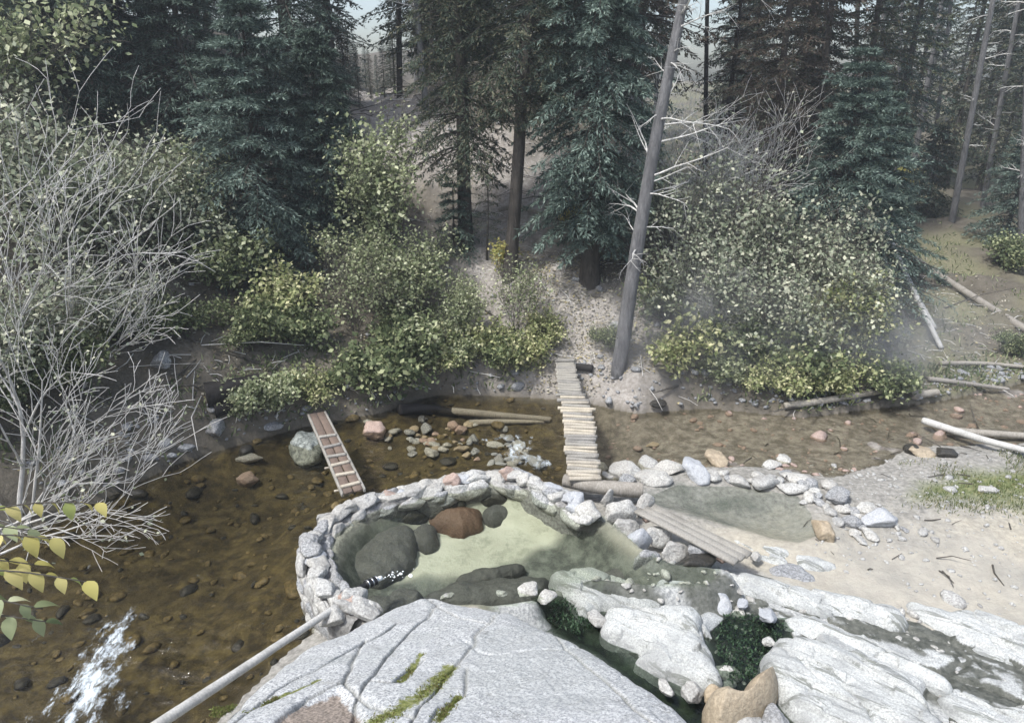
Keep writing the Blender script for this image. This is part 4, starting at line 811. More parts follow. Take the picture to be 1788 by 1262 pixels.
# ------------------------------------------------------------------ foliage
def kites(B, D, Nn, L, Wd):
    D = D / (np.linalg.norm(D, axis=1)[:, None] + 1e-9); s = np.cross(D, Nn); s /= np.linalg.norm(s, axis=1)[:, None] + 1e-9
    L = L[:, None]; Wd = Wd[:, None]; m = B + D * L * .45
    V = np.stack([B, m + s * Wd, B + D * L, m - s * Wd], 1).reshape(-1, 3); F = np.arange(len(V)).reshape(-1, 4); return V, F
def conifer_meshes(seed, Ht, Rad, c0, nb, nt, nk, fl, fw, droop=.35, mat='spruce', bk='bark', tr=.16, lean=(0, 0), power=.85, gaps=0.0, low=.5):
    r = R_(seed); i = np.arange(nb); f = (i + r.uniform(0, 1, nb)) / nb; z = c0 + (Ht - c0) * f
    wsp = .30 if Ht > 4 else .16; zq = c0 + np.round((z - c0) / wsp) * wsp; z = np.clip(z * .22 + zq * .78, c0 * .9, Ht)
    L = Rad * (1 - f) ** power * r.uniform(.62, 1.12, nb) * np.minimum(1, low + f * 6) + .12; a = i * 2.39996 + r.normal(0, .35, nb)
    L *= 1 + .22 * fbm(np.stack([np.cos(a) * 1.3, np.sin(a) * 1.3, z * 1.2], 1), seed, 2) * 2
    if gaps: L *= np.where(r.random(nb) < gaps, .35, 1)
    rise = -.12 + .6 * f ** 1.3 + r.normal(0, .08, nb); dr = droop * r.uniform(.7, 1.3, nb)
    o = np.stack([np.cos(a), np.sin(a), 0 * a], 1); sd = np.stack([-np.sin(a), np.cos(a), 0 * a], 1)
    lx = lambda zz: np.stack([lean[0] * zz, lean[1] * zz, zz], -1)
    def bp(s):                                   # (nb,m) -> points
        return lx(z)[:, None] + o[:, None] * (L[:, None] * s)[..., None] + np.array([0, 0, 1.]) * (L[:, None] * (rise[:, None] * s - dr[:, None] * s * s + .22 * dr[:, None] * s ** 4))[..., None]
    s = (np.arange(nt) + r.uniform(0, 1, (nb, nt))) / nt; s = .12 + .88 * s ** .85
    P = bp(s); T = bp(s + .02) - P; T /= np.linalg.norm(T, axis=2)[..., None]
    sg = np.where((np.arange(nt) % 2)[None] > 0, 1, -1) * np.ones((nb, 1)); an = r.uniform(.5, 1.1, (nb, nt))
    an = np.where(s > .95, an * .3, an)
    tw = T * np.cos(an)[..., None] + sd[:, None] * (sg * np.sin(an))[..., None] + np.array([0, 0, 1]) * r.normal(-.18, .16, (nb, nt))[..., None]
    tl = (.09 + .30 * L[:, None] * (1.05 - s) ** .8) * r.uniform(.6, 1.2, (nb, nt))
    u = (np.arange(nk)[None, None] + r.uniform(0, 1, (nb, nt, nk))) / nk
    B = P[:, :, None] + tw[:, :, None] * (tl[..., None] * u)[..., None]
    n3 = r.normal(0, 1, (nb, nt, nk, 3)); D = tw[:, :, None] * 1.0 + n3 * .42 + np.array([0, 0, .08])
    Nn = np.array([0, 0, 1.]) + r.normal(0, .45, (nb, nt, nk, 3))
    nn = nb * nt * nk; l = fl * r.uniform(.6, 1.3, nn); w = fw * r.uniform(.6, 1.3, nn) * .5
    V, F = kites(B.reshape(-1, 3), D.reshape(-1, 3), Nn.reshape(-1, 3), l, w)
    rn = np.clip(np.repeat(r.random(nb), nt * nk) * .35 + np.repeat(r.random(nb * nt), nk) * .40 + r.random(nn) * .25, 0, 1)
    cm = mesh('crown', V, F, M[mat], None, False, dict(rnd=rn))
    zs = np.linspace(-.3, Ht, 16); seg = []
    rad = lambda zz: max(.012, tr * (1 - max(zz, 0) / Ht) ** .8 + (.35 * tr * math.exp(-max(zz, 0) / .25)))
    C = lx(zs) + np.stack([.03 * vn(p3(zs, zs * 0 + seed), 1), .03 * vn(p3(zs, zs * 0 + seed, 3), 2), 0 * zs], -1)
    k_ = 10; t = np.linspace(0, 6.2832, k_, endpoint=False); ring = np.stack([np.cos(t), np.sin(t), 0 * t], 1)
    TV = np.concatenate([C[q][None] + ring * rad(zs[q]) for q in range(len(zs))]); ii_ = np.arange(k_); jj = (ii_ + 1) % k_
    TF = np.concatenate([np.stack([q * k_ + ii_, q * k_ + jj, (q + 1) * k_ + jj, (q + 1) * k_ + ii_], 1) for q in range(len(zs) - 1)])
    ss = np.array([0, .35, .7, .97]); Q = bp(np.tile(ss, (nb, 1))); br = np.maximum(.004, .014 * L)[:, None] * (1 - ss * .85)[None]
    sg_ = np.concatenate([np.concatenate([Q[:, q], Q[:, q + 1], br[:, q:q + 1], br[:, q + 1:q + 2]], 1) for q in range(3)])
    # bare dead twigs under the crown
    nd = int(max(0, c0) * 9) + 4; dz = r.uniform(.3, max(c0, .8) + .5, nd); da = r.uniform(0, 6.28, nd); dl = r.uniform(.2, .8, nd) * min(1, Rad)
    d0 = lx(dz); d1 = d0 + np.stack([np.cos(da) * dl, np.sin(da) * dl, -.25 * dl], 1)
    sg_ = np.concatenate([sg_, np.concatenate([d0, d1, np.full((nd, 1), .009), np.full((nd, 1), .003)], 1)])
    BV, BF = tubes(sg_, 3); tm = mesh('trunk', np.concatenate([TV, BV]), np.concatenate([TF, BF + len(TV)]), M[bk], None, True)
    return cm, tm
def tree(name, ms, p, rz=0, sc=1.0, sxy=None, **kw):
    e = empty(name, p, rz, **kw); e.scale = (sc if sxy is None else sxy, sc if sxy is None else sxy, sc)
    link('trunk', ms[1], e); link('crown', ms[0], e); return e

def branching(seed, stems, lv=4, k=4, up=.25, wob=.35, taper=.62, spread=.6, lenf=.62, nodes=5):
    """stems: list of (base, dir, length, radius). returns segments and twig points/dirs"""
    r = random.Random(seed); segs = []; tips = []
    def go(p, d, L, rad, l):
        n = nodes if l > 1 else 3; q = p; dd = d.copy(); sl_ = L / n; r1 = rad
        for i in range(n):
            dd = dd + Vector((r.gauss(0, wob), r.gauss(0, wob), r.gauss(0, wob) + up * .3)) * .35; dd.normalize()
            q2 = q + dd * sl_; r2 = rad * (1 - (i + 1) / n * (1 - .35)); segs.append((*q, *q2, r1, r2)); 
            if l <= 2: tips.append((tuple(q2), tuple(dd)))
            if l > 0 and i > 0 or (l == lv and i >= 0 and l > 0 and i > 0):
                m = k if l > 1 else max(1, k - 1)
                for _ in range(m if i == n - 1 else max(1, m // 2)):
                    ax = Vector((r.gauss(0, 1), r.gauss(0, 1), r.gauss(0, 1))).cross(dd); ax.normalize()
                    nd = dd * math.cos(spread) + ax * math.sin(spread); nd.z += up * .4; nd.normalize()
                    go(q2, nd, L * lenf * r.uniform(.65, 1.15), r2 * taper, l - 1)
            q = q2; r1 = r2
    for b, d, L, rad in stems: go(Vector(b), Vector(d).normalized(), L, rad, lv)
    return segs, tips
def leaves_mesh(tips, per, size, mat, seed, spread=.07, keep=1.0, hang=.3):
    r = R_(seed); P = np.array([t[0] for t in tips]); D = np.array([t[1] for t in tips]); m = r.random(len(P)) < keep; P = P[m]; D = D[m]
    P = np.repeat(P, per, 0); D = np.repeat(D, per, 0); n = len(P); P = P + r.normal(0, spread, (n, 3)); D = D * .4 + r.normal(0, .8, (n, 3)); D[:, 2] -= hang
    Nn = np.array([0, -.35, 1.]) + r.normal(0, .55, (n, 3)); L = size * r.uniform(.45, 1.35, n)
    V, F = kites(P, D, Nn, L, L * .36); return mesh('leaves', V, F, M[mat], None, False, dict(rnd=r.random(n)))
def shrub_meshes(seed, Ht, Wd, nst=7, lv=3, k=3, leaf='leaf', per=5, size=.055, keep=.9, rad=.018, bk='stem', spread=.10, out=.5):
    r = R_(seed); st = []
    for i in range(nst):
        a = r.uniform(0, 6.28); o = r.uniform(.1, 1) * out * Wd / Ht; st.append(((r.normal(0, .08), r.normal(0, .08), -.1), (math.cos(a) * o, math.sin(a) * o, 1), Ht * r.uniform(.5, .8), rad * r.uniform(.7, 1.2)))
    sg, tp = branching(seed, st, lv, k); zz = np.array([t[0] for t in tp]); kz = Ht / np.percentile(zz[:, 2], 97); kx = Wd / 2 / np.percentile(np.hypot(zz[:, 0], zz[:, 1]), 90)
    sg = [(q[0] * kx, q[1] * kx, q[2] * kz, q[3] * kx, q[4] * kx, q[5] * kz, max(q[6] * kz, .003), max(q[7] * kz, .0025)) for q in sg]
    tp = [((t[0][0] * kx, t[0][1] * kx, t[0][2] * kz), t[1]) for t in tp]
    V, F = tubes(sg, 4)
    s_ = mesh('stems', V, F, M[bk], None, True); l_ = leaves_mesh(tp, per, size, leaf, seed, spread, keep)
    return l_, s_
def shrub(name, ms, p, rz=0, sc=1, **kw):
    e = empty(name, p, rz, **kw); e.scale = (sc,) * 3; link('stems', ms[1], e); link('leaves', ms[0], e); return e

# ---- named near conifers
def ctree(name, seed, px, Y, **k):
    lab = {q: k.pop(q) for q in ('label', 'cat', 'group') if q in k}; p = atY(px, Y); return tree(name, conifer_meshes(seed, **k), p, **lab)
ctree('spruce_tree', 1, 470, 13.7, Ht=4.5, Rad=1.95, c0=.1, nb=300, nt=24, nk=11, fl=.095, fw=.024, droop=.38, mat='fir', tr=.12, label='broad blue-green spruce left of the centre, its tip well below the top of the view', cat='tree')
ctree('spruce_tree', 2, 572, 14.4, Ht=3.7, Rad=1.5, c0=.3, nb=280, nt=22, nk=10, fl=.095, fw=.024, droop=.36, mat='spruce', tr=.12, label='dense dark green spruce crowding the right side of the broad blue-green one', cat='tree')
ctree('spruce_tree', 3, 518, 17.5, Ht=13, Rad=1.45, c0=1.2, nb=420, nt=20, nk=10, fl=.11, fw=.028, mat='spruce', tr=.17, gaps=.1, label='tall dark spruce rising above the broad blue-green one to the top of the view', cat='tree')
ctree('spruce_tree', 4, 1030, ground(1030, 598)[1] + 1.3, Ht=13, Rad=1.2, c0=1.0, nb=600, nt=24, nk=11, fl=.10, fw=.025, droop=.42, mat='fir', tr=.17, power=.45, low=.6, label='tall blue-green spruce with drooping boughs right of the trail, bare foot of trunk showing', cat='tree')
ctree('fir_tree', 5, 1440, 15.6, Ht=5.3, Rad=2.1, c0=.5, nb=300, nt=24, nk=11, fl=.095, fw=.024, droop=.3, mat='fir', tr=.12, label='blue-green fir with upswept tip behind the right bushes', cat='tree')
ctree('fir_tree', 6, 1500, 18.0, Ht=4.6, Rad=1.8, c0=.4, nb=240, nt=20, nk=10, fl=.11, fw=.028, mat='spruce', tr=.1, label='smaller fir at the right of the blue-green one', cat='tree')
ctree('dying_fir_tree', 7, 1322, 18.5, Ht=11, Rad=1.9, c0=.8, nb=330, nt=20, nk=10, fl=.10, fw=.022, mat='deadneedle', tr=.14, label='brownish dying fir left of the blue-green fir', cat='tree')
ctree('dark_fir_tree', 8, 812, ground(812, 436)[1], Ht=12, Rad=1.15, c0=1.7, nb=420, nt=18, nk=10, fl=.095, fw=.024, mat='darkneedle', tr=.145, power=.5, low=.7, droop=.5, label='narrow dark fir with a thick bare foot beside the trail', cat='tree')
ctree('dark_fir_tree', 9, 888, ground(890, 482)[1], Ht=13, Rad=1.15, c0=3.1, nb=330, nt=18, nk=10, fl=.095, fw=.024, mat='darkneedle', tr=.13, lean=(.08, .0), power=.5, droop=.45, label='dark fir with a long leaning bare trunk in the middle of the trail', cat='tree')
ctree('young_spruce', 10, 795, 14.4, Ht=1.5, Rad=.5, c0=.1, nb=60, nt=16, nk=7, fl=.06, fw=.02, mat='spruce', tr=.03, label='very small young spruce at the left edge of the trail', cat='tree')
ctree('young_spruce', 11, 852, 14.2, Ht=1.9, Rad=.22, c0=.5, nb=40, nt=8, nk=4, fl=.05, fw=.02, mat='darkneedle', tr=.02, label='thin spindly sapling standing alone on the trail slope', cat='tree')
ctree('young_spruce', 12, 1755, 22, Ht=3.4, Rad=1.25, c0=.1, nb=170, nt=18, nk=7, fl=.09, fw=.03, mat='fir', tr=.06, label='bushy young spruce at the right edge behind the fallen trunks', cat='tree')
ctree('young_spruce', 13, 1615, 26, Ht=3.0, Rad=1.2, c0=.1, nb=140, nt=16, nk=7, fl=.10, fw=.035, mat='darkneedle', tr=.06, label='young spruce right of the far pale log', cat='tree')
ctree('spruce_tree', 17, 120, 14.6, Ht=5.2, Rad=1.5, c0=.2, nb=230, nt=20, nk=10, fl=.10, fw=.025, mat='spruce', tr=.1, label='dark green spruce standing behind the leftmost bare shrubs', cat='tree')
ctree('spruce_tree', 14, 225, 17.5, Ht=6.8, Rad=1.5, c0=.3, nb=240, nt=20, nk=10, fl=.10, fw=.026, mat='spruce', tr=.1, label='slim dark green spruce behind the bare shrubs at the left', cat='tree')
ctree('spruce_tree', 15, 340, 16.0, Ht=5.0, Rad=1.8, c0=.2, nb=240, nt=20, nk=10, fl=.10, fw=.026, mat='spruce', tr=.1, label='low spruce filling the gap left of the broad blue-green one', cat='tree')
ctree('dying_fir_tree', 16, 585, 24, Ht=13, Rad=1.0, c0=1.5, nb=240, nt=16, nk=7, fl=.10, fw=.035, mat='deadneedle', tr=.14, gaps=.3, label='thin reddish brown dying fir just left of the sky gap', cat='tree')

# ---- forest behind
protos = {
 'dark': [conifer_meshes(60 + q, 13, 2.0, [.6, 1.4][q % 2], 230, 15, 7, .13, .045, mat='darkneedle', tr=.14, gaps=.15, power=.6) for q in range(3)],
 'olive': [conifer_meshes(70 + q, 13, 1.7, [1.2, 2.4][q % 2], 210, 14, 7, .13, .045, mat='olive', tr=.12, gaps=.2, power=.55) for q in range(2)],
 'spruce': [conifer_meshes(80 + q, 12, 1.9, .5, 240, 15, 7, .12, .042, mat='spruce', tr=.13, power=.7) for q in range(2)],
 'brown': [conifer_meshes(90, 12, 1.7, 1.0, 200, 14, 7, .13, .04, mat='deadneedle', tr=.12, gaps=.25, power=.6)],
 'pine': [conifer_meshes(95 + q, 15, 1.3, 4.5, 140, 12, 7, .14, .045, mat='olive', bk='greybark', tr=.13, gaps=.25, power=.5, droop=.2) for q in range(2)]}
r = R_(42)
def region(px): return 'left' if px < 620 else ('middle' if px < 1180 else 'right')
LBL = {('dark', 'left'): 'dark green fir in the crowded forest at the upper left', ('dark', 'middle'): 'dark green fir in the forest behind the trail', ('dark', 'right'): 'dark green fir in the hazy forest at the upper right',
 ('olive', 'left'): 'olive green conifer in the forest at the upper left', ('olive', 'middle'): 'olive green conifer in the forest behind the trail', ('olive', 'right'): 'olive green conifer in the hazy forest at the upper right',
 ('spruce', 'left'): 'blue-green spruce deep in the forest at the upper left', ('spruce', 'middle'): 'blue-green spruce deep in the forest behind the trail', ('spruce', 'right'): 'blue-green spruce deep in the hazy forest at the upper right',
 ('brown', 'left'): 'brown needled dying conifer in the forest at the upper left', ('brown', 'middle'): 'brown needled dying conifer in the forest behind the trail', ('brown', 'right'): 'brown needled dying conifer in the hazy forest at the upper right',
 ('pine', 'left'): 'tall thin bare trunked pine in the forest at the upper left', ('pine', 'middle'): 'tall thin bare trunked pine in the forest behind the trail', ('pine', 'right'): 'tall thin bare trunked pine in the hazy forest at the upper right'}
def ftree(kind, px, Y, sc=1.0):
    ms = protos[kind][int(r.integers(len(protos[kind])))]; rg = region(px)
    return tree('%s_tree' % {'dark': 'fir', 'olive': 'conifer', 'spruce': 'spruce', 'brown': 'dying_conifer', 'pine': 'pine'}[kind], ms, atY(px, Y), r.uniform(0, 6.28), sc, label=LBL[(kind, rg)], cat='tree', group=LBL[(kind, rg)].replace('conifer in', 'conifers in').replace('fir in', 'firs in'))
for px, Y, sc in [(606, 25, .26), (628, 29, .17), (648, 33, .15), (672, 30, .18), (690, 27, .24), (612, 34, .22), (660, 38, .16), (640, 42, .18), (684, 36, .2), (622, 40, .2)]:
    tree('young_spruce', protos['dark' if Y % 2 else 'spruce'][0], atY(px, Y), Y, sc, label='small dark young conifer on the crest below the sky gap', cat='tree', group='young conifers below the sky gap')
front = [('dark', 60, 15.5), ('brown', 150, 17), ('dark', 20, 18), ('dark', 290, 20), ('olive', 350, 22), ('dark', 110, 20), ('olive', 420, 20), ('dark', 200, 22), ('brown', 260, 18.5), ('dark', -60, 16), ('dark', -200, 16), ('olive', -130, 19),
  ('dark', 770, 24), ('dark', 850, 28), ('dark', 965, 21), ('olive', 970, 22), ('dark', 1000, 19), ('dark', 745, 24), ('brown', 1110, 19.5), ('dark', 1090, 23), ('brown', 1250, 22), ('dark', 1370, 22), ('brown', 1390, 20.5), ('olive', 1470, 23),
  ('olive', 1540, 33), ('dark', 1580, 36), ('olive', 1650, 32), ('dark', 1710, 30), ('dark', 1770, 26), ('olive', 1830, 24), ('dark', 1700, 38), ('dark', 1900, 20), ('dark', 2000, 22), ('spruce', 1540, 25)]
for kd, px, Y in front: ftree(kd, px, Y, r.uniform(.85, 1.15))
cnt = 0
while cnt < 80:
    px = r.uniform(-350, 2150); Y = r.uniform(22, 46) if px < 1400 else r.uniform(34, 58)
    if 575 < px < 705 or 320 < px < 365: continue
    if (1180 < px < 1245 or 1400 < px < 1440 or 1680 < px < 1715) and r.random() < .8: continue
    ftree(r.choice(['dark', 'dark', 'olive', 'spruce', 'brown', 'pine', 'pine']), px, Y, r.uniform(.8, 1.2)); cnt += 1
# single slim trunks that read on their own
def bare_tree(name, base, top, r0, r1, mat, seed, nbr, bl, label, mid=None, frm=.15, to=1.0, cat='tree', group=None, droopy=.2, crook=.25):
    e = empty('slim_tree' if name == 'bare_trunk' else name, base, 0, label=label, cat=cat, group=group); P = [base - [0, 0, .3], base] + ([mid] if mid is not None else []) + [top]
    log('trunk', P, r0, r1, mat, e, seed, .07, 14, 60)
    rr = random.Random(seed); C = spline(np.array(P), 100, False)
    for i in range(nbr):
        f = rr.uniform(frm, to); q = C[int(f * 99)]; a = rr.uniform(0, 6.28); L = bl * rr.uniform(.35, 1.3) * (1.1 - .5 * f)
        sg, _ = branching(seed * 100 + i, [(tuple(q), (math.cos(a), math.sin(a), rr.uniform(-.1, .45)), L, .019 * (L / bl) ** .5)], 2, 2, up=-droopy, wob=crook, spread=.7, lenf=.4, nodes=6)
        V, F = tubes(sg, 5); link('branch', mesh('branch', V - base, F, M['twig' if mat == 'greybark' else mat], None, True), e)
    return e
b0 = ground(1080, 648)
bare_tree('dead_tree', b0, up_to(1262, -330, b0[1] + .6), .135, .05, 'greybark', 5, 38, 1.5, 'leaning grey dead tree with curling bare branches right of the footbridge', mid=up_to(1140, 270, b0[1] + .2), frm=.30, to=.95)
for i, (x0, y0, x1, y1, Y, rad, m, lb) in enumerate([
    (698, 300, 694, -200, 24, .10, 'bark', 'straight dark bare trunk in the sky gap left of the trail'), (745, 352, 705, -200, 19, .085, 'greybark', 'pale thin leaning trunk right of the sky gap'),
    (932, 400, 930, 120, 19, .09, 'bark', 'dark trunk close behind the leaning fir of the trail'), (1590, 320, 1655, -60, 32, .12, 'greybark', 'pale slanting trunk behind the far pale log'),
    (1662, 430, 1745, -60, 24, .11, 'greybark', 'grey slanting trunk between the two young spruces at the right'), (1530, 360, 1545, -60, 26, .10, 'greybark', 'upright pale trunk right of the blue-green fir'),
    (1486, 250, 1500, -60, 28, .11, 'bark', 'dark upright trunk above the blue-green fir'), (1782, 400, 1800, -60, 20, .10, 'greybark', 'grey trunk with bare boughs at the right edge'), (345, 150, 342, -80, 26, .10, 'bark', 'dark trunk in the small sky gap at the upper left'), (358, 150, 362, -80, 27, .08, 'bark', 'second thinner trunk in the small sky gap at the upper left'),
    (1560, 300, 1578, -60, 30, .09, 'greybark', 'thin grey trunk just right of the upright pale one'), (1625, 330, 1668, -60, 34, .10, 'greybark', 'far thin grey trunk left of the slanting one between the young spruces'), (1715, 380, 1790, -60, 27, .10, 'greybark', 'grey trunk leaning right towards the upper right corner'), (1440, 120, 1442, -60, 27, .09, 'bark', 'dark trunk against the sky above the blue-green fir'), (1228, 380, 1236, -60, 22, .08, 'bark', 'thin dark trunk right of the leaning dead tree'), (752, 330, 757, -100, 22, .07, 'bark', 'slim dark trunk behind the pale thin leaning one')]):
    p = atY(x0, Y); q = up_to(x1, y1, Y); bare_tree('bare_trunk', p, q + (q - p) * .3, rad, rad * .55, m, 50 + i, 16, .7, lb, frm=.3)

# ---- broadleaf shrubs
SH = {'g1': shrub_meshes(1, 2.2, 2.3, 7, 3, 3, 'leaf', 5, .085, keep=.24), 'g2': shrub_meshes(2, 1.6, 2.2, 7, 3, 3, 'leaf', 5, .10, keep=.20), 'd1': shrub_meshes(3, 1.1, 1.9, 7, 3, 3, 'leafdark', 4, .10, keep=.26),
      'p1': shrub_meshes(4, 2.8, 2.5, 8, 3, 3, 'leafpale', 4, .08, keep=.2, bk='stem'), 'p2': shrub_meshes(5, 2.0, 2.3, 8, 3, 3, 'leafpale', 4, .08, keep=.2, bk='stem'), 'y1': shrub_meshes(6, .5, .5, 7, 2, 3, 'leafyellow', 4, .05, rad=.006, spread=.05),
      'b2': shrub_meshes(36, 2.2, 2.0, 8, 3, 3, 'leaf', 3, .085, keep=.14, rad=.014), 's1': shrub_meshes(31, .95, 1.3, 6, 2, 4, 'leaf', 4, .095, keep=.6, rad=.010, spread=.08), 's2': shrub_meshes(32, .85, 1.4, 6, 2, 4, 'leafdark', 4, .095, keep=.7, rad=.010, spread=.08), 's3': shrub_meshes(33, .9, 1.4, 6, 2, 4, 'leafmix', 4, .09, keep=.45, rad=.010, spread=.08),
      't1': shrub_meshes(7, 2.95, 1.7, 6, 3, 3, 'leaf', 6, .085, out=.35, keep=.33), 'b1': shrub_meshes(8, 3.2, 2.8, 8, 3, 3, 'leafpale', 1, .07, keep=.25, bk='twig', rad=.02), 'p3': shrub_meshes(19, 2.1, 2.4, 8, 3, 3, 'leafpale', 4, .075, keep=.30), 'q1': shrub_meshes(9, 1.9, 2.4, 7, 3, 3, 'leafmix', 5, .085, keep=.22)}
shl = [
 ('t1', 690, 13.6, 1.0, 'tall narrow yellow-green alder left of the trail'), ('g1', 665, 12.9, .7, 'yellow-green bush at the foot of the tall alder, towards the spruces'), ('g1', 735, 12.8, .75, 'leafy bush right below the tall alder'),
 ('g1', 815, 12.5, .52, 'green bush overhanging the creek left of the footbridge'), ('b2', 900, 12.7, .62, 'bush near the left side of the footbridge head'), ('s3', 945, 12.5, .55, 'low bush touching the left side of the footbridge'), ('s2', 700, 12.1, .8, 'dull green low bush hanging over the dark log'), ('s3', 785, 12.1, .7, 'dull green bush above the pale fallen log'), ('b2', 620, 12.2, .7, 'dull green bush behind the pinkish boulder'), ('s2', 870, 12.1, .6, 'dull green bush over the dark water left of the footbridge'),
 ('s1', 415, 12.6, 1.0, 'yellow-green bush in front of the broad blue-green spruce'), ('g1', 335, 13.1, .8, 'yellow-green bush left of the broad spruce'), ('s3', 500, 12.3, .9, 'bush at the head of the plank ramp'), ('s2', 455, 11.5, .8, 'small low bush above the lichen boulder'), ('d1', 400, 12.6, .8, 'dull bush above the charred log'), ('s2', 520, 11.7, .7, 'small dull bush hugging the upper end of the plank ramp'),
 ('p1', 1150, 13.6, .85, 'silvery leafed shrub just right of the leaning dead tree'), ('p2', 1220, 12.7, .95, 'pale shrub second to the right of the leaning dead tree'), ('p1', 1300, 13.8, 1.0, 'tall pale shrub in front of the brownish dying fir'), ('p2', 1350, 12.4, .95, 'yellow tinged bush at the middle of the right thicket'), ('p1', 1400, 13.4, 1.0, 'pale bush in front of the blue-green fir'),
 ('p1', 1440, 13.4, .85, 'pale bush right of the middle of the right thicket'), ('p2', 1465, 13.0, .75, 'pale bush at the right end of the thicket'), ('q1', 1450, 12.3, .85, 'yellowish low bush over the dark branchy log'), ('b1', 1250, 12.3, .5, 'low pale bush at the water edge of the right thicket'), ('s2', 1380, 11.9, 1.0, 'low dull bush under the yellower one'), ('d1', 1190, 12.6, .8, 'low dull bush behind the silvery shrub'), ('d1', 1450, 12.4, .7, 'dull bush at the right foot of the thicket'), ('s2', 1280, 12.0, .9, 'low dull bush at the left foot of the yellower one'),
 ('d1', 1062, 12.1, .35, 'tiny leafy plant on the bank right of the footbridge'), ('y1', 884, 14.0, 1.0, 'small bright yellow plant on the slope left of the footbridge head'), ('y1', 998, 15.0, .9, 'small bright yellow plant near the foot of the drooping spruce'), ('y1', 1575, 30, 1.8, 'bright yellow bush behind the far pale log'),
 ('b1', 1185, 14.8, 1.0, 'bare twiggy shrub behind the leaning dead tree'), ('b1', 1255, 15.3, 1.1, 'bare grey shrub in front of the brown dying fir'),
 ('d1', 1770, 13.5, .4, 'low green bush on the far bank near the right edge'), ('d1', 1760, 19, .8, 'green bush at the right edge below the longest fallen trunk'),
 ('p3', 60, 11.0, 1.2, 'pale leafed bush behind the bare shrub at the far left'), ('p3', 170, 11.5, 1.1, 'pale leafed bush right of the one at the far left'), ('p1', -60, 11.0, 1.15, 'pale shrub cut by the left edge'), ('p3', 20, 9.0, .9, 'pale low bush on the near left bank'), ('p3', 260, 12.0, .95, 'pale bush left of the charred log'), ('g1', 10, 13.0, 1.3, 'olive yellow tree-like bush at the upper left edge'), ('d1', 130, 9.6, .7, 'dull bush at the water edge of the left bank'), ('d1', 320, 11.2, .6, 'low dull bush left of the charred log, near the water'), ('d1', 420, 11.2, .35, 'small dull bush just below the charred log'), ('d1', 230, 10.6, .6, 'dull low bush under the bare twigs of the left bank')]
r = R_(77)
for kd, px, Y, sc, lb in shl: shrub('bush' if kd != 't1' else 'alder_tree', SH[kd], atY(px, Y), r.uniform(0, 6.28), sc, label=lb, cat='plant' if kd == 'y1' else ('tree' if kd == 't1' else 'shrub'))
r = R_(91)
for x_ in list(range(440, 965, 46)) + list(range(1200, 1600, 70)):
    e_ = [q for q in zip(far_px[:-1], far_px[1:]) if q[1][0] <= x_ <= q[0][0]][0]; f_ = (x_ - e_[1][0]) / (e_[0][0] - e_[1][0]); y_ = e_[1][1] + f_ * (e_[0][1] - e_[1][1])
    w_ = at(x_, y_, 0); w_[1] += r.uniform(.15, .45); w_[2] = float(H(w_[0:1], w_[1:2])[0]) - .05
    lf_ = x_ < 1000; OR = ['nearest', 'second', 'third', 'fourth', 'fifth', 'sixth', 'seventh', 'eighth', 'ninth', 'tenth', 'eleventh', 'twelfth']; nn_ = (962 - x_) // 46 if lf_ else (x_ - 1200) // 70
    shrub('bush', SH[['s2', 's1', 's3'][int(r.integers(3))]], w_, r.uniform(0, 6.28), r.choice([.45, .6, .75, 1.0]) * (1 if x_ > 640 else .62), label='low scruffy bush at the far water edge, %s one %s of the footbridge' % (OR[int(nn_)], 'left' if lf_ else 'right'), cat='shrub', group='low bushes along the far bank')
# ---- bare grey shrubs in the left foreground
def bare_shrub(seed, p, stems, label, lv=4, keep=.05):
    sg, tp = branching(seed, stems, 3, 2, up=.14, wob=.26, spread=.55, lenf=.60, nodes=6, taper=.62)
    sg = [(*q[:6], max(q[6], .0042), max(q[7], .0034)) for q in sg]
    e = empty('bare_shrub', p, 0, label=label, cat='shrub'); V, F = tubes(sg, 4); link('branches', mesh('branches', V, F, M['twig'], None, True), e)
    link('leaves', leaves_mesh(tp, 1, .05, 'leafpale', seed, .03, .16), e); return e
g = atY(30, 7.6); bare_shrub(3, g, [((0, 0, -.1), (.10, .1, 1), 2.3, .040), ((.1, 0, -.1), (.45, .15, 1), 2.0, .024), ((0, .1, -.1), (.85, .2, .9), 1.6, .02), ((0, 0, -.1), (1.3, -.05, .6), 1.1, .018), ((0, 0, -.1), (-.5, .05, 1), 1.9, .02)], 'large bare shrub with pale grey twigs at the left, nearest the creek')
g = atY(-60, 8.6); bare_shrub(4, g, [((0, 0, -.1), (.15, .1, 1), 2.5, .038), ((.1, 0, -.1), (.5, .1, 1), 2.4, .024), ((0, .1, -.1), (-.3, .2, 1), 2.2, .02), ((0, 0, -.1), (.9, .1, 1), 2.0, .02)], 'bare grey shrub cut by the left edge behind the nearest one')
g = atY(130, 9.6); bare_shrub(6, g, [((0, 0, -.1), (.1, .1, 1), 2.2, .034), ((.1, 0, -.1), (.55, .1, 1), 1.8, .022), ((0, .1, -.1), (1.1, .0, .8), 1.2, .018)], 'bare grey shrub whose twigs reach towards the charred log')
g = atY(-40, 6.9); bare_shrub(9, g, [((0, 0, .1), (1.0, .2, .22), 1.5, .02), ((0, .1, .2), (1.0, .5, .45), 1.5, .02), ((0, 0, .3), (.9, .0, .7), 1.4, .018)], 'bare grey shrub with level twigs reaching low over the left creek')
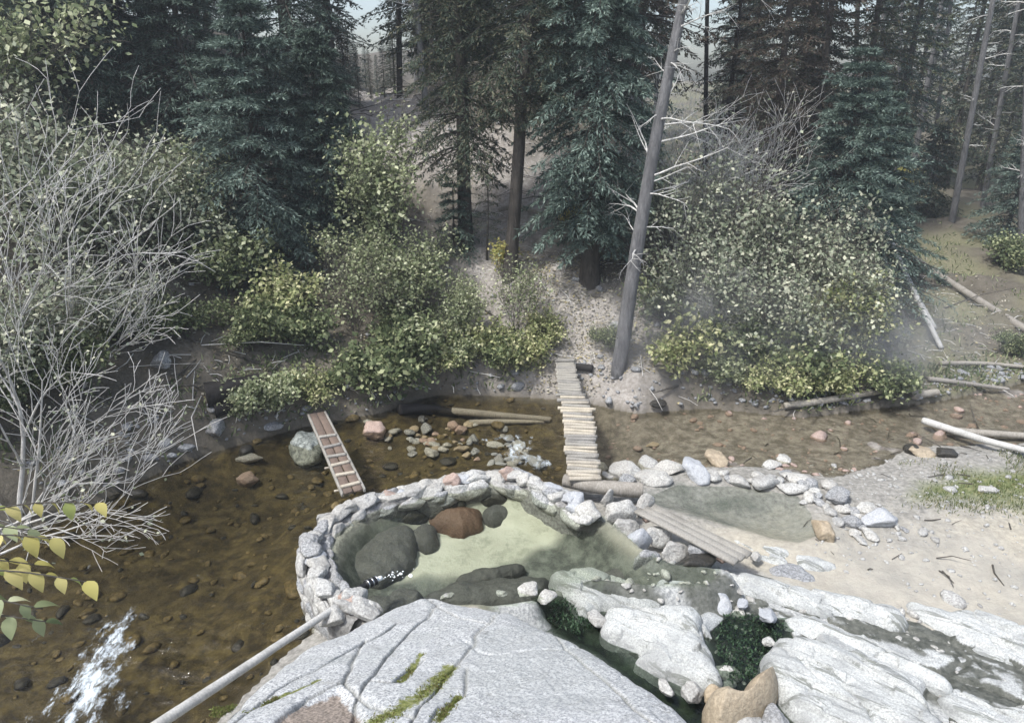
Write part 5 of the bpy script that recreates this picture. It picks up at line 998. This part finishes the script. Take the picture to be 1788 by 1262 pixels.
for kd, px, Y, sc, lb in [('p3', 90, 9.6, .6, 'pale low bush under the large bare shrub at the left'), ('p3', 215, 10.6, .6, 'pale low bush left of the grey bank boulder'), ('p3', -20, 8.3, .6, 'pale low bush at the left edge just above the sprigs'), ('d1', 40, 8.9, .6, 'dull low bush on the near left water edge'), ('p3', 300, 12.8, .9, 'pale bush above the grey rock of the left bank')]:
    shrub('bush', SH[kd], atY(px, Y), px, sc, label=lb, cat='shrub')
# ---- yellow leaf sprigs close to the camera on the left
def leaf_shape(L, Wd):
    n = 7; V = []; F = []
    for i in range(n):
        t = i / (n - 1); w = Wd * math.sin(math.pi * min(1, t * .96 + .02) ** .75) ** .9 * (1 - .35 * t); z = .10 * L * math.sin(t * 3.1) ; V += [[t * L, -w, z + w * .25], [t * L, 0, z], [t * L, w, z + w * .25]]
    for i in range(n - 1):
        a = i * 3; F += [[a, a + 3, a + 4, a + 1], [a + 1, a + 4, a + 5, a + 2]]
    return np.array(V), np.array(F)
LV, LF = leaf_shape(.11, .038)
def sprig(px0, py0, px1, py1, Y, n, mat, seed, lb):
    a = up_to(px0, py0, Y); b = up_to(px1, py1, Y); e = empty('leafy_sprig', a, 0, label=lb, cat='branch'); mid = (a + b) / 2 + [0, 0, .04]
    log('twig', [a, mid, b], .006, .003, 'stem', e, seed, 0, 6, 12); C = spline(np.array([a, mid, b]), 50, False); r = R_(seed)
    for i in range(n):
        q = C[int((.12 + .88 * i / max(1, n - 1)) * 49)] - a; yaw = r.uniform(-.5, .5) + (1 if i % 2 else -1) * r.uniform(.4, 1.0); pit = r.uniform(.5, 1.3); s = r.uniform(.75, 1.2)
        V = LV * s; cx, sx = math.cos(pit), math.sin(pit); V = np.stack([V[:, 0] * cx + V[:, 2] * sx, V[:, 1], -V[:, 0] * sx + V[:, 2] * cx], 1)
        V = np.stack([V[:, 0] * math.cos(yaw) - V[:, 1] * math.sin(yaw), V[:, 0] * math.sin(yaw) + V[:, 1] * math.cos(yaw), V[:, 2]], 1) + q
        link('leaf', mesh('leaf', V, LF, M[mat], None, True, dict(rnd=np.full(len(LF), r.random()))), e)
sprig(-110, 1000, 150, 1015, 3.1, 11, 'leafyellow', 1, 'leafy sprig with big yellow leaves at the left edge'); sprig(-120, 1080, 80, 1085, 3.1, 10, 'leaf', 2, 'lowest leafy sprig with green leaves at the left edge')
sprig(-100, 950, 90, 940, 3.2, 9, 'leafyellow', 3, 'leafy sprig with faded yellow leaves just above the big yellow one'); sprig(-60, 900, 170, 878, 3.6, 9, 'leafyellow', 4, 'topmost leafy sprig over the creek at the left edge')

for q_, (a_, b_, c_, d_, Y_, n_, m_, l_) in enumerate([(-160, 1040, 60, 1060, 3.0, 10, 'leaf', 'green leafed sprig between the yellow one and the lowest one at the left edge'), (-150, 985, 60, 985, 3.3, 10, 'leafyellow', 'pale yellow sprig behind the big yellow leaves at the left edge'), (-120, 930, 50, 925, 3.5, 9, 'leaf', 'dull green sprig just under the topmost one at the left edge')]):
    sprig(a_, b_, c_, d_, Y_, n_, m_, 20 + q_, l_)
# ------------------------------------------------------------------ ground cover
def flakes(name, pts, size, mat, seed, up=.35, lift=.01, label='', cat=''):
    r = R_(seed); n = len(pts); D = r.normal(0, 1, (n, 3)); D[:, 2] *= .25; D[:, 2] += .1; Nn = np.array([0, 0, 1.]) + r.normal(0, up, (n, 3)); L = size * r.uniform(.5, 1.4, n)
    V, F = kites(pts + [0, 0, lift], D, Nn, L, L * .35); return tag(link(name, mesh(name, V, F, M[mat], None, False, dict(rnd=r.random(n)))), label, cat, kind='stuff')
def ground_pts(n, seed, x0, x1, y0, y1, cond):
    r = R_(seed); x = r.uniform(x0, x1, n); y = r.uniform(y0, y1, n); m = cond(x, y); x = x[m]; y = y[m]; return np.stack([x, y, H(x, y)], 1)
isfar = lambda x, y: (~inpoly(x, y, CREEK)) & (dseg(x, y, FAR) < dseg(x, y, NEAR))
pt = ground_pts(26000, 1, -9, 12, 8, 27, isfar); pt = pt[vn(pt * 1.1, 3) + R_(2).normal(0, .4, len(pt)) > -.1]
flakes('leaf_litter', pt, .055, 'litter', 1, label='pale fallen leaves strewn over the banks and the slope', cat='leaves')
pt = ground_pts(9000, 4, .2, 3.4, 11.5, 14.5, isfar); flakes('bank_leaf_litter', pt, .05, 'litter', 9, label='dense pale fallen leaves on the bank right of the footbridge', cat='leaves')
flakes('dark_leaf_litter', ground_pts(12000, 14, -8, 11, 8, 17, lambda x, y: isfar(x, y) & (dseg(x, y, TRAIL) > 1.5)), .05, 'duffleaf', 12, label='dull brown fallen leaves covering the banks', cat='leaves')
bk_ = ground_pts(9000, 15, -8, 12, 8, 15, lambda x, y: isfar(x, y) & (dseg(x, y, FAR) < .5)); bk_ = bk_[:700]
tag(scatter('bank_pebbles', bk_, .035, 'grey', 15, flat=.55), 'small grey pebbles along the far water edge', 'pebbles', kind='stuff')
def sticks(name, pts, ln, rad, mat, seed, label):
    r = R_(seed); n = len(pts); a = r.uniform(0, 6.28, n); L = ln * np.exp(r.normal(0, .5, n)); e_ = r.normal(0, .12, n); q = pts + np.stack([np.cos(a) * L, np.sin(a) * L, e_ * L], 1); q[:, 2] = np.maximum(H(q[:, 0], q[:, 1]) + .01, q[:, 2] - .02)
    m = (pts + q) / 2 + r.normal(0, .05, (n, 3)) * L[:, None] + [0, 0, .015]; R0 = rad * r.uniform(.5, 1.6, n)[:, None]
    V, F = tubes(np.concatenate([np.concatenate([pts + [0, 0, .01], m, R0, R0 * .8], 1), np.concatenate([m, q, R0 * .8, R0 * .4], 1)]), 5); tag(link(name, mesh(name, V, F, M[mat], None, True)), label, 'twigs', kind='stuff')
sticks('fallen_twigs', ground_pts(2600, 31, -8, 11, 8.5, 24, isfar)[:1300], .35, .007, 'twig', 31, 'pale fallen twigs lying about the banks and slope')
sticks('fallen_branches', ground_pts(700, 32, -8, 11, 8.5, 24, isfar)[:260], .7, .016, 'stem', 32, 'dark fallen branches and roots on the banks and slope')
sticks('driftwood_bits', ground_pts(300, 33, 3.5, 10, 6.5, 12, lambda x, y: ~isfar(x, y))[:90], .22, .007, 'stem', 33, 'small bits of stick on the sandy flat')
tag(scatter('slope_stones', ground_pts(900, 34, -6, 6, 12, 24, isfar)[:420], .04, 'grey', 34, flat=.5), 'small stones half buried in the dirt slope', 'stones', kind='stuff')
def blades(name, pts, h, mat, seed, label, cat, w=.006, sp=.4):
    r = R_(seed); n = len(pts); D = np.array([0, 0, 1.]) + r.normal(0, sp, (n, 3)); Nn = r.normal(0, 1, (n, 3)); L = h * r.uniform(.5, 1.3, n); V, F = kites(pts - [0, 0, .01], D, Nn, L, np.full(n, w))
    return tag(link(name, mesh(name, V, F, M[mat], None, False, dict(rnd=r.random(n)))), label, cat, kind='stuff')
gp = randpts(grow(GRASS, .5), 22000, 12, lambda x, y: (x < 16)); gp = gp[fbm(gp * 1.6, 18, 4) * .9 + R_(4).normal(0, .12, len(gp)) < .30 - .6 * sm(-.3, .5, sdf(gp[:, 0], gp[:, 1], GRASS))]
blades('grass', gp, .07, 'grassblade', 1, 'short green grass patch below the forked bleached log', 'grass', .005)
pt = ground_pts(16000, 5, -8, 14, 9, 24, lambda x, y: isfar(x, y) & (dseg(x, y, TRAIL) > 1.2)); pt = pt[fbm(pt * .9, 5, 3) > .05]
blades('undergrowth', pt, .16, 'leafdark', 2, 'low green undergrowth on the banks and the forest floor', 'undergrowth', .014, .8)
pt = ground_pts(60000, 25, -8, 11, 8, 15, lambda x, y: isfar(x, y) & (dseg(x, y, FAR) < 1.0) & (np.abs(x - 1.6) > 1.3)); pt = pt[fbm(pt * 1.3, 55, 3) + R_(3).normal(0, .15, len(pt)) > -.05]
blades('bank_plants', pt, .13, 'leafdark', 8, 'low leafy plants and grass along the far water edge', 'undergrowth', .016, .9)
mp = []
for c_, w_ in MS:
    C = spline(c_, 200, False); rr = R_(3)
    for q in C:
        for _ in range(int(14 * w_ / .05)): mp.append(q[:2] + rr.normal(0, w_ * .55, 2))
mp = np.array(mp); mz = gh(mp[:, 0], mp[:, 1], np.full(len(mp), 1.0)); mp = np.concatenate([mp, mz[:, None]], 1); mp = mp[fbm(mp * 9, 4, 3) > .05]
blades('moss', mp, .022, 'moss', 4, 'green moss growing in the cracks of the big outcrop', 'moss', .004, .9)
ap = randpts(poly([(1240, 1080), (1290, 1062), (1370, 1085), (1360, 1120), (1330, 1170), (1280, 1190), (1262, 1160)], .2), 1100, 7); ap = np.concatenate([ap, randpts(poly([(960, 1040), (1030, 1045), (1050, 1080), (1010, 1105), (960, 1080)], .2), 500, 8)])
ap[:, 2] = .165; blades('algae', ap, .045, 'algae', 5, 'tufts of dark green algae in the channel pools between the slabs', 'algae', .010, 1.2)

# ------------------------------------------------------------------ hazy air
hz_ = NT('hazy_air'); hz_.t.nodes.remove(hz_.b); pv = hz_.n('ShaderNodeVolumePrincipled'); pv.inputs['Color'].default_value = (.85, .93, 1.0, 1); pv.inputs['Density'].default_value = .0024; pv.inputs['Anisotropy'].default_value = .2
hz_.l(pv.outputs[0], hz_.out.inputs['Volume'])
X0, X1, Y0, Y1, Z0, Z1 = gx[0] - .5, gx[-1] + .5, gy[0] - .5, gy[-1] + .5, -3.5, 25
hv = np.array([[x, y, z] for z in (Z0, Z1) for y in (Y0, Y1) for x in (X0, X1)]); hf_ = [[0, 2, 3, 1], [4, 5, 7, 6], [0, 1, 5, 4], [2, 6, 7, 3], [0, 4, 6, 2], [1, 3, 7, 5]]
tag(link('haze', mesh('haze', hv, hf_, hz_.m)), 'thin pale steamy haze hanging in the air', 'haze', kind='stuff')

st = NT('steam'); st.t.nodes.remove(st.b); pv = st.n('ShaderNodeVolumePrincipled'); pv.inputs['Color'].default_value = (.95, .97, 1.0, 1); pv.inputs['Anisotropy'].default_value = .2
ln_ = st.n('ShaderNodeVectorMath', operation='LENGTH'); st.l(st.oc(), ln_.inputs[0]); fo = st.ramp(ln_.outputs['Value'], 1.0, .1); no = st.ramp(st.noise(.9, 3, .6), .38, .7)
st.l(st.math('MULTIPLY', st.math('MULTIPLY', st.math('MULTIPLY', fo, fo), no), 1.9), pv.inputs['Density']); st.l(pv.outputs[0], st.out.inputs['Volume'])
V0, F0 = ICO[4]
for (x_, y_, z_, a_, b_, c_, lb) in [(3.3, 12.0, 1.0, 3.0, 1.6, 1.6, 'thin steam drifting over the creek and the thicket right of the footbridge')]:
    o = link('steam', mesh('steam', V0, F0, st.m, None, True), None, (x_, y_, z_)); o.scale = (a_, b_, c_); tag(o, lb, 'steam', kind='stuff')

o = link('steam', bpy.data.meshes['steam'], None, (6.4, 12.2, .9)); o.scale = (3.4, 1.6, 1.5); tag(o, 'faint steam over the shallow creek at the right of the thicket', 'steam', kind='stuff')
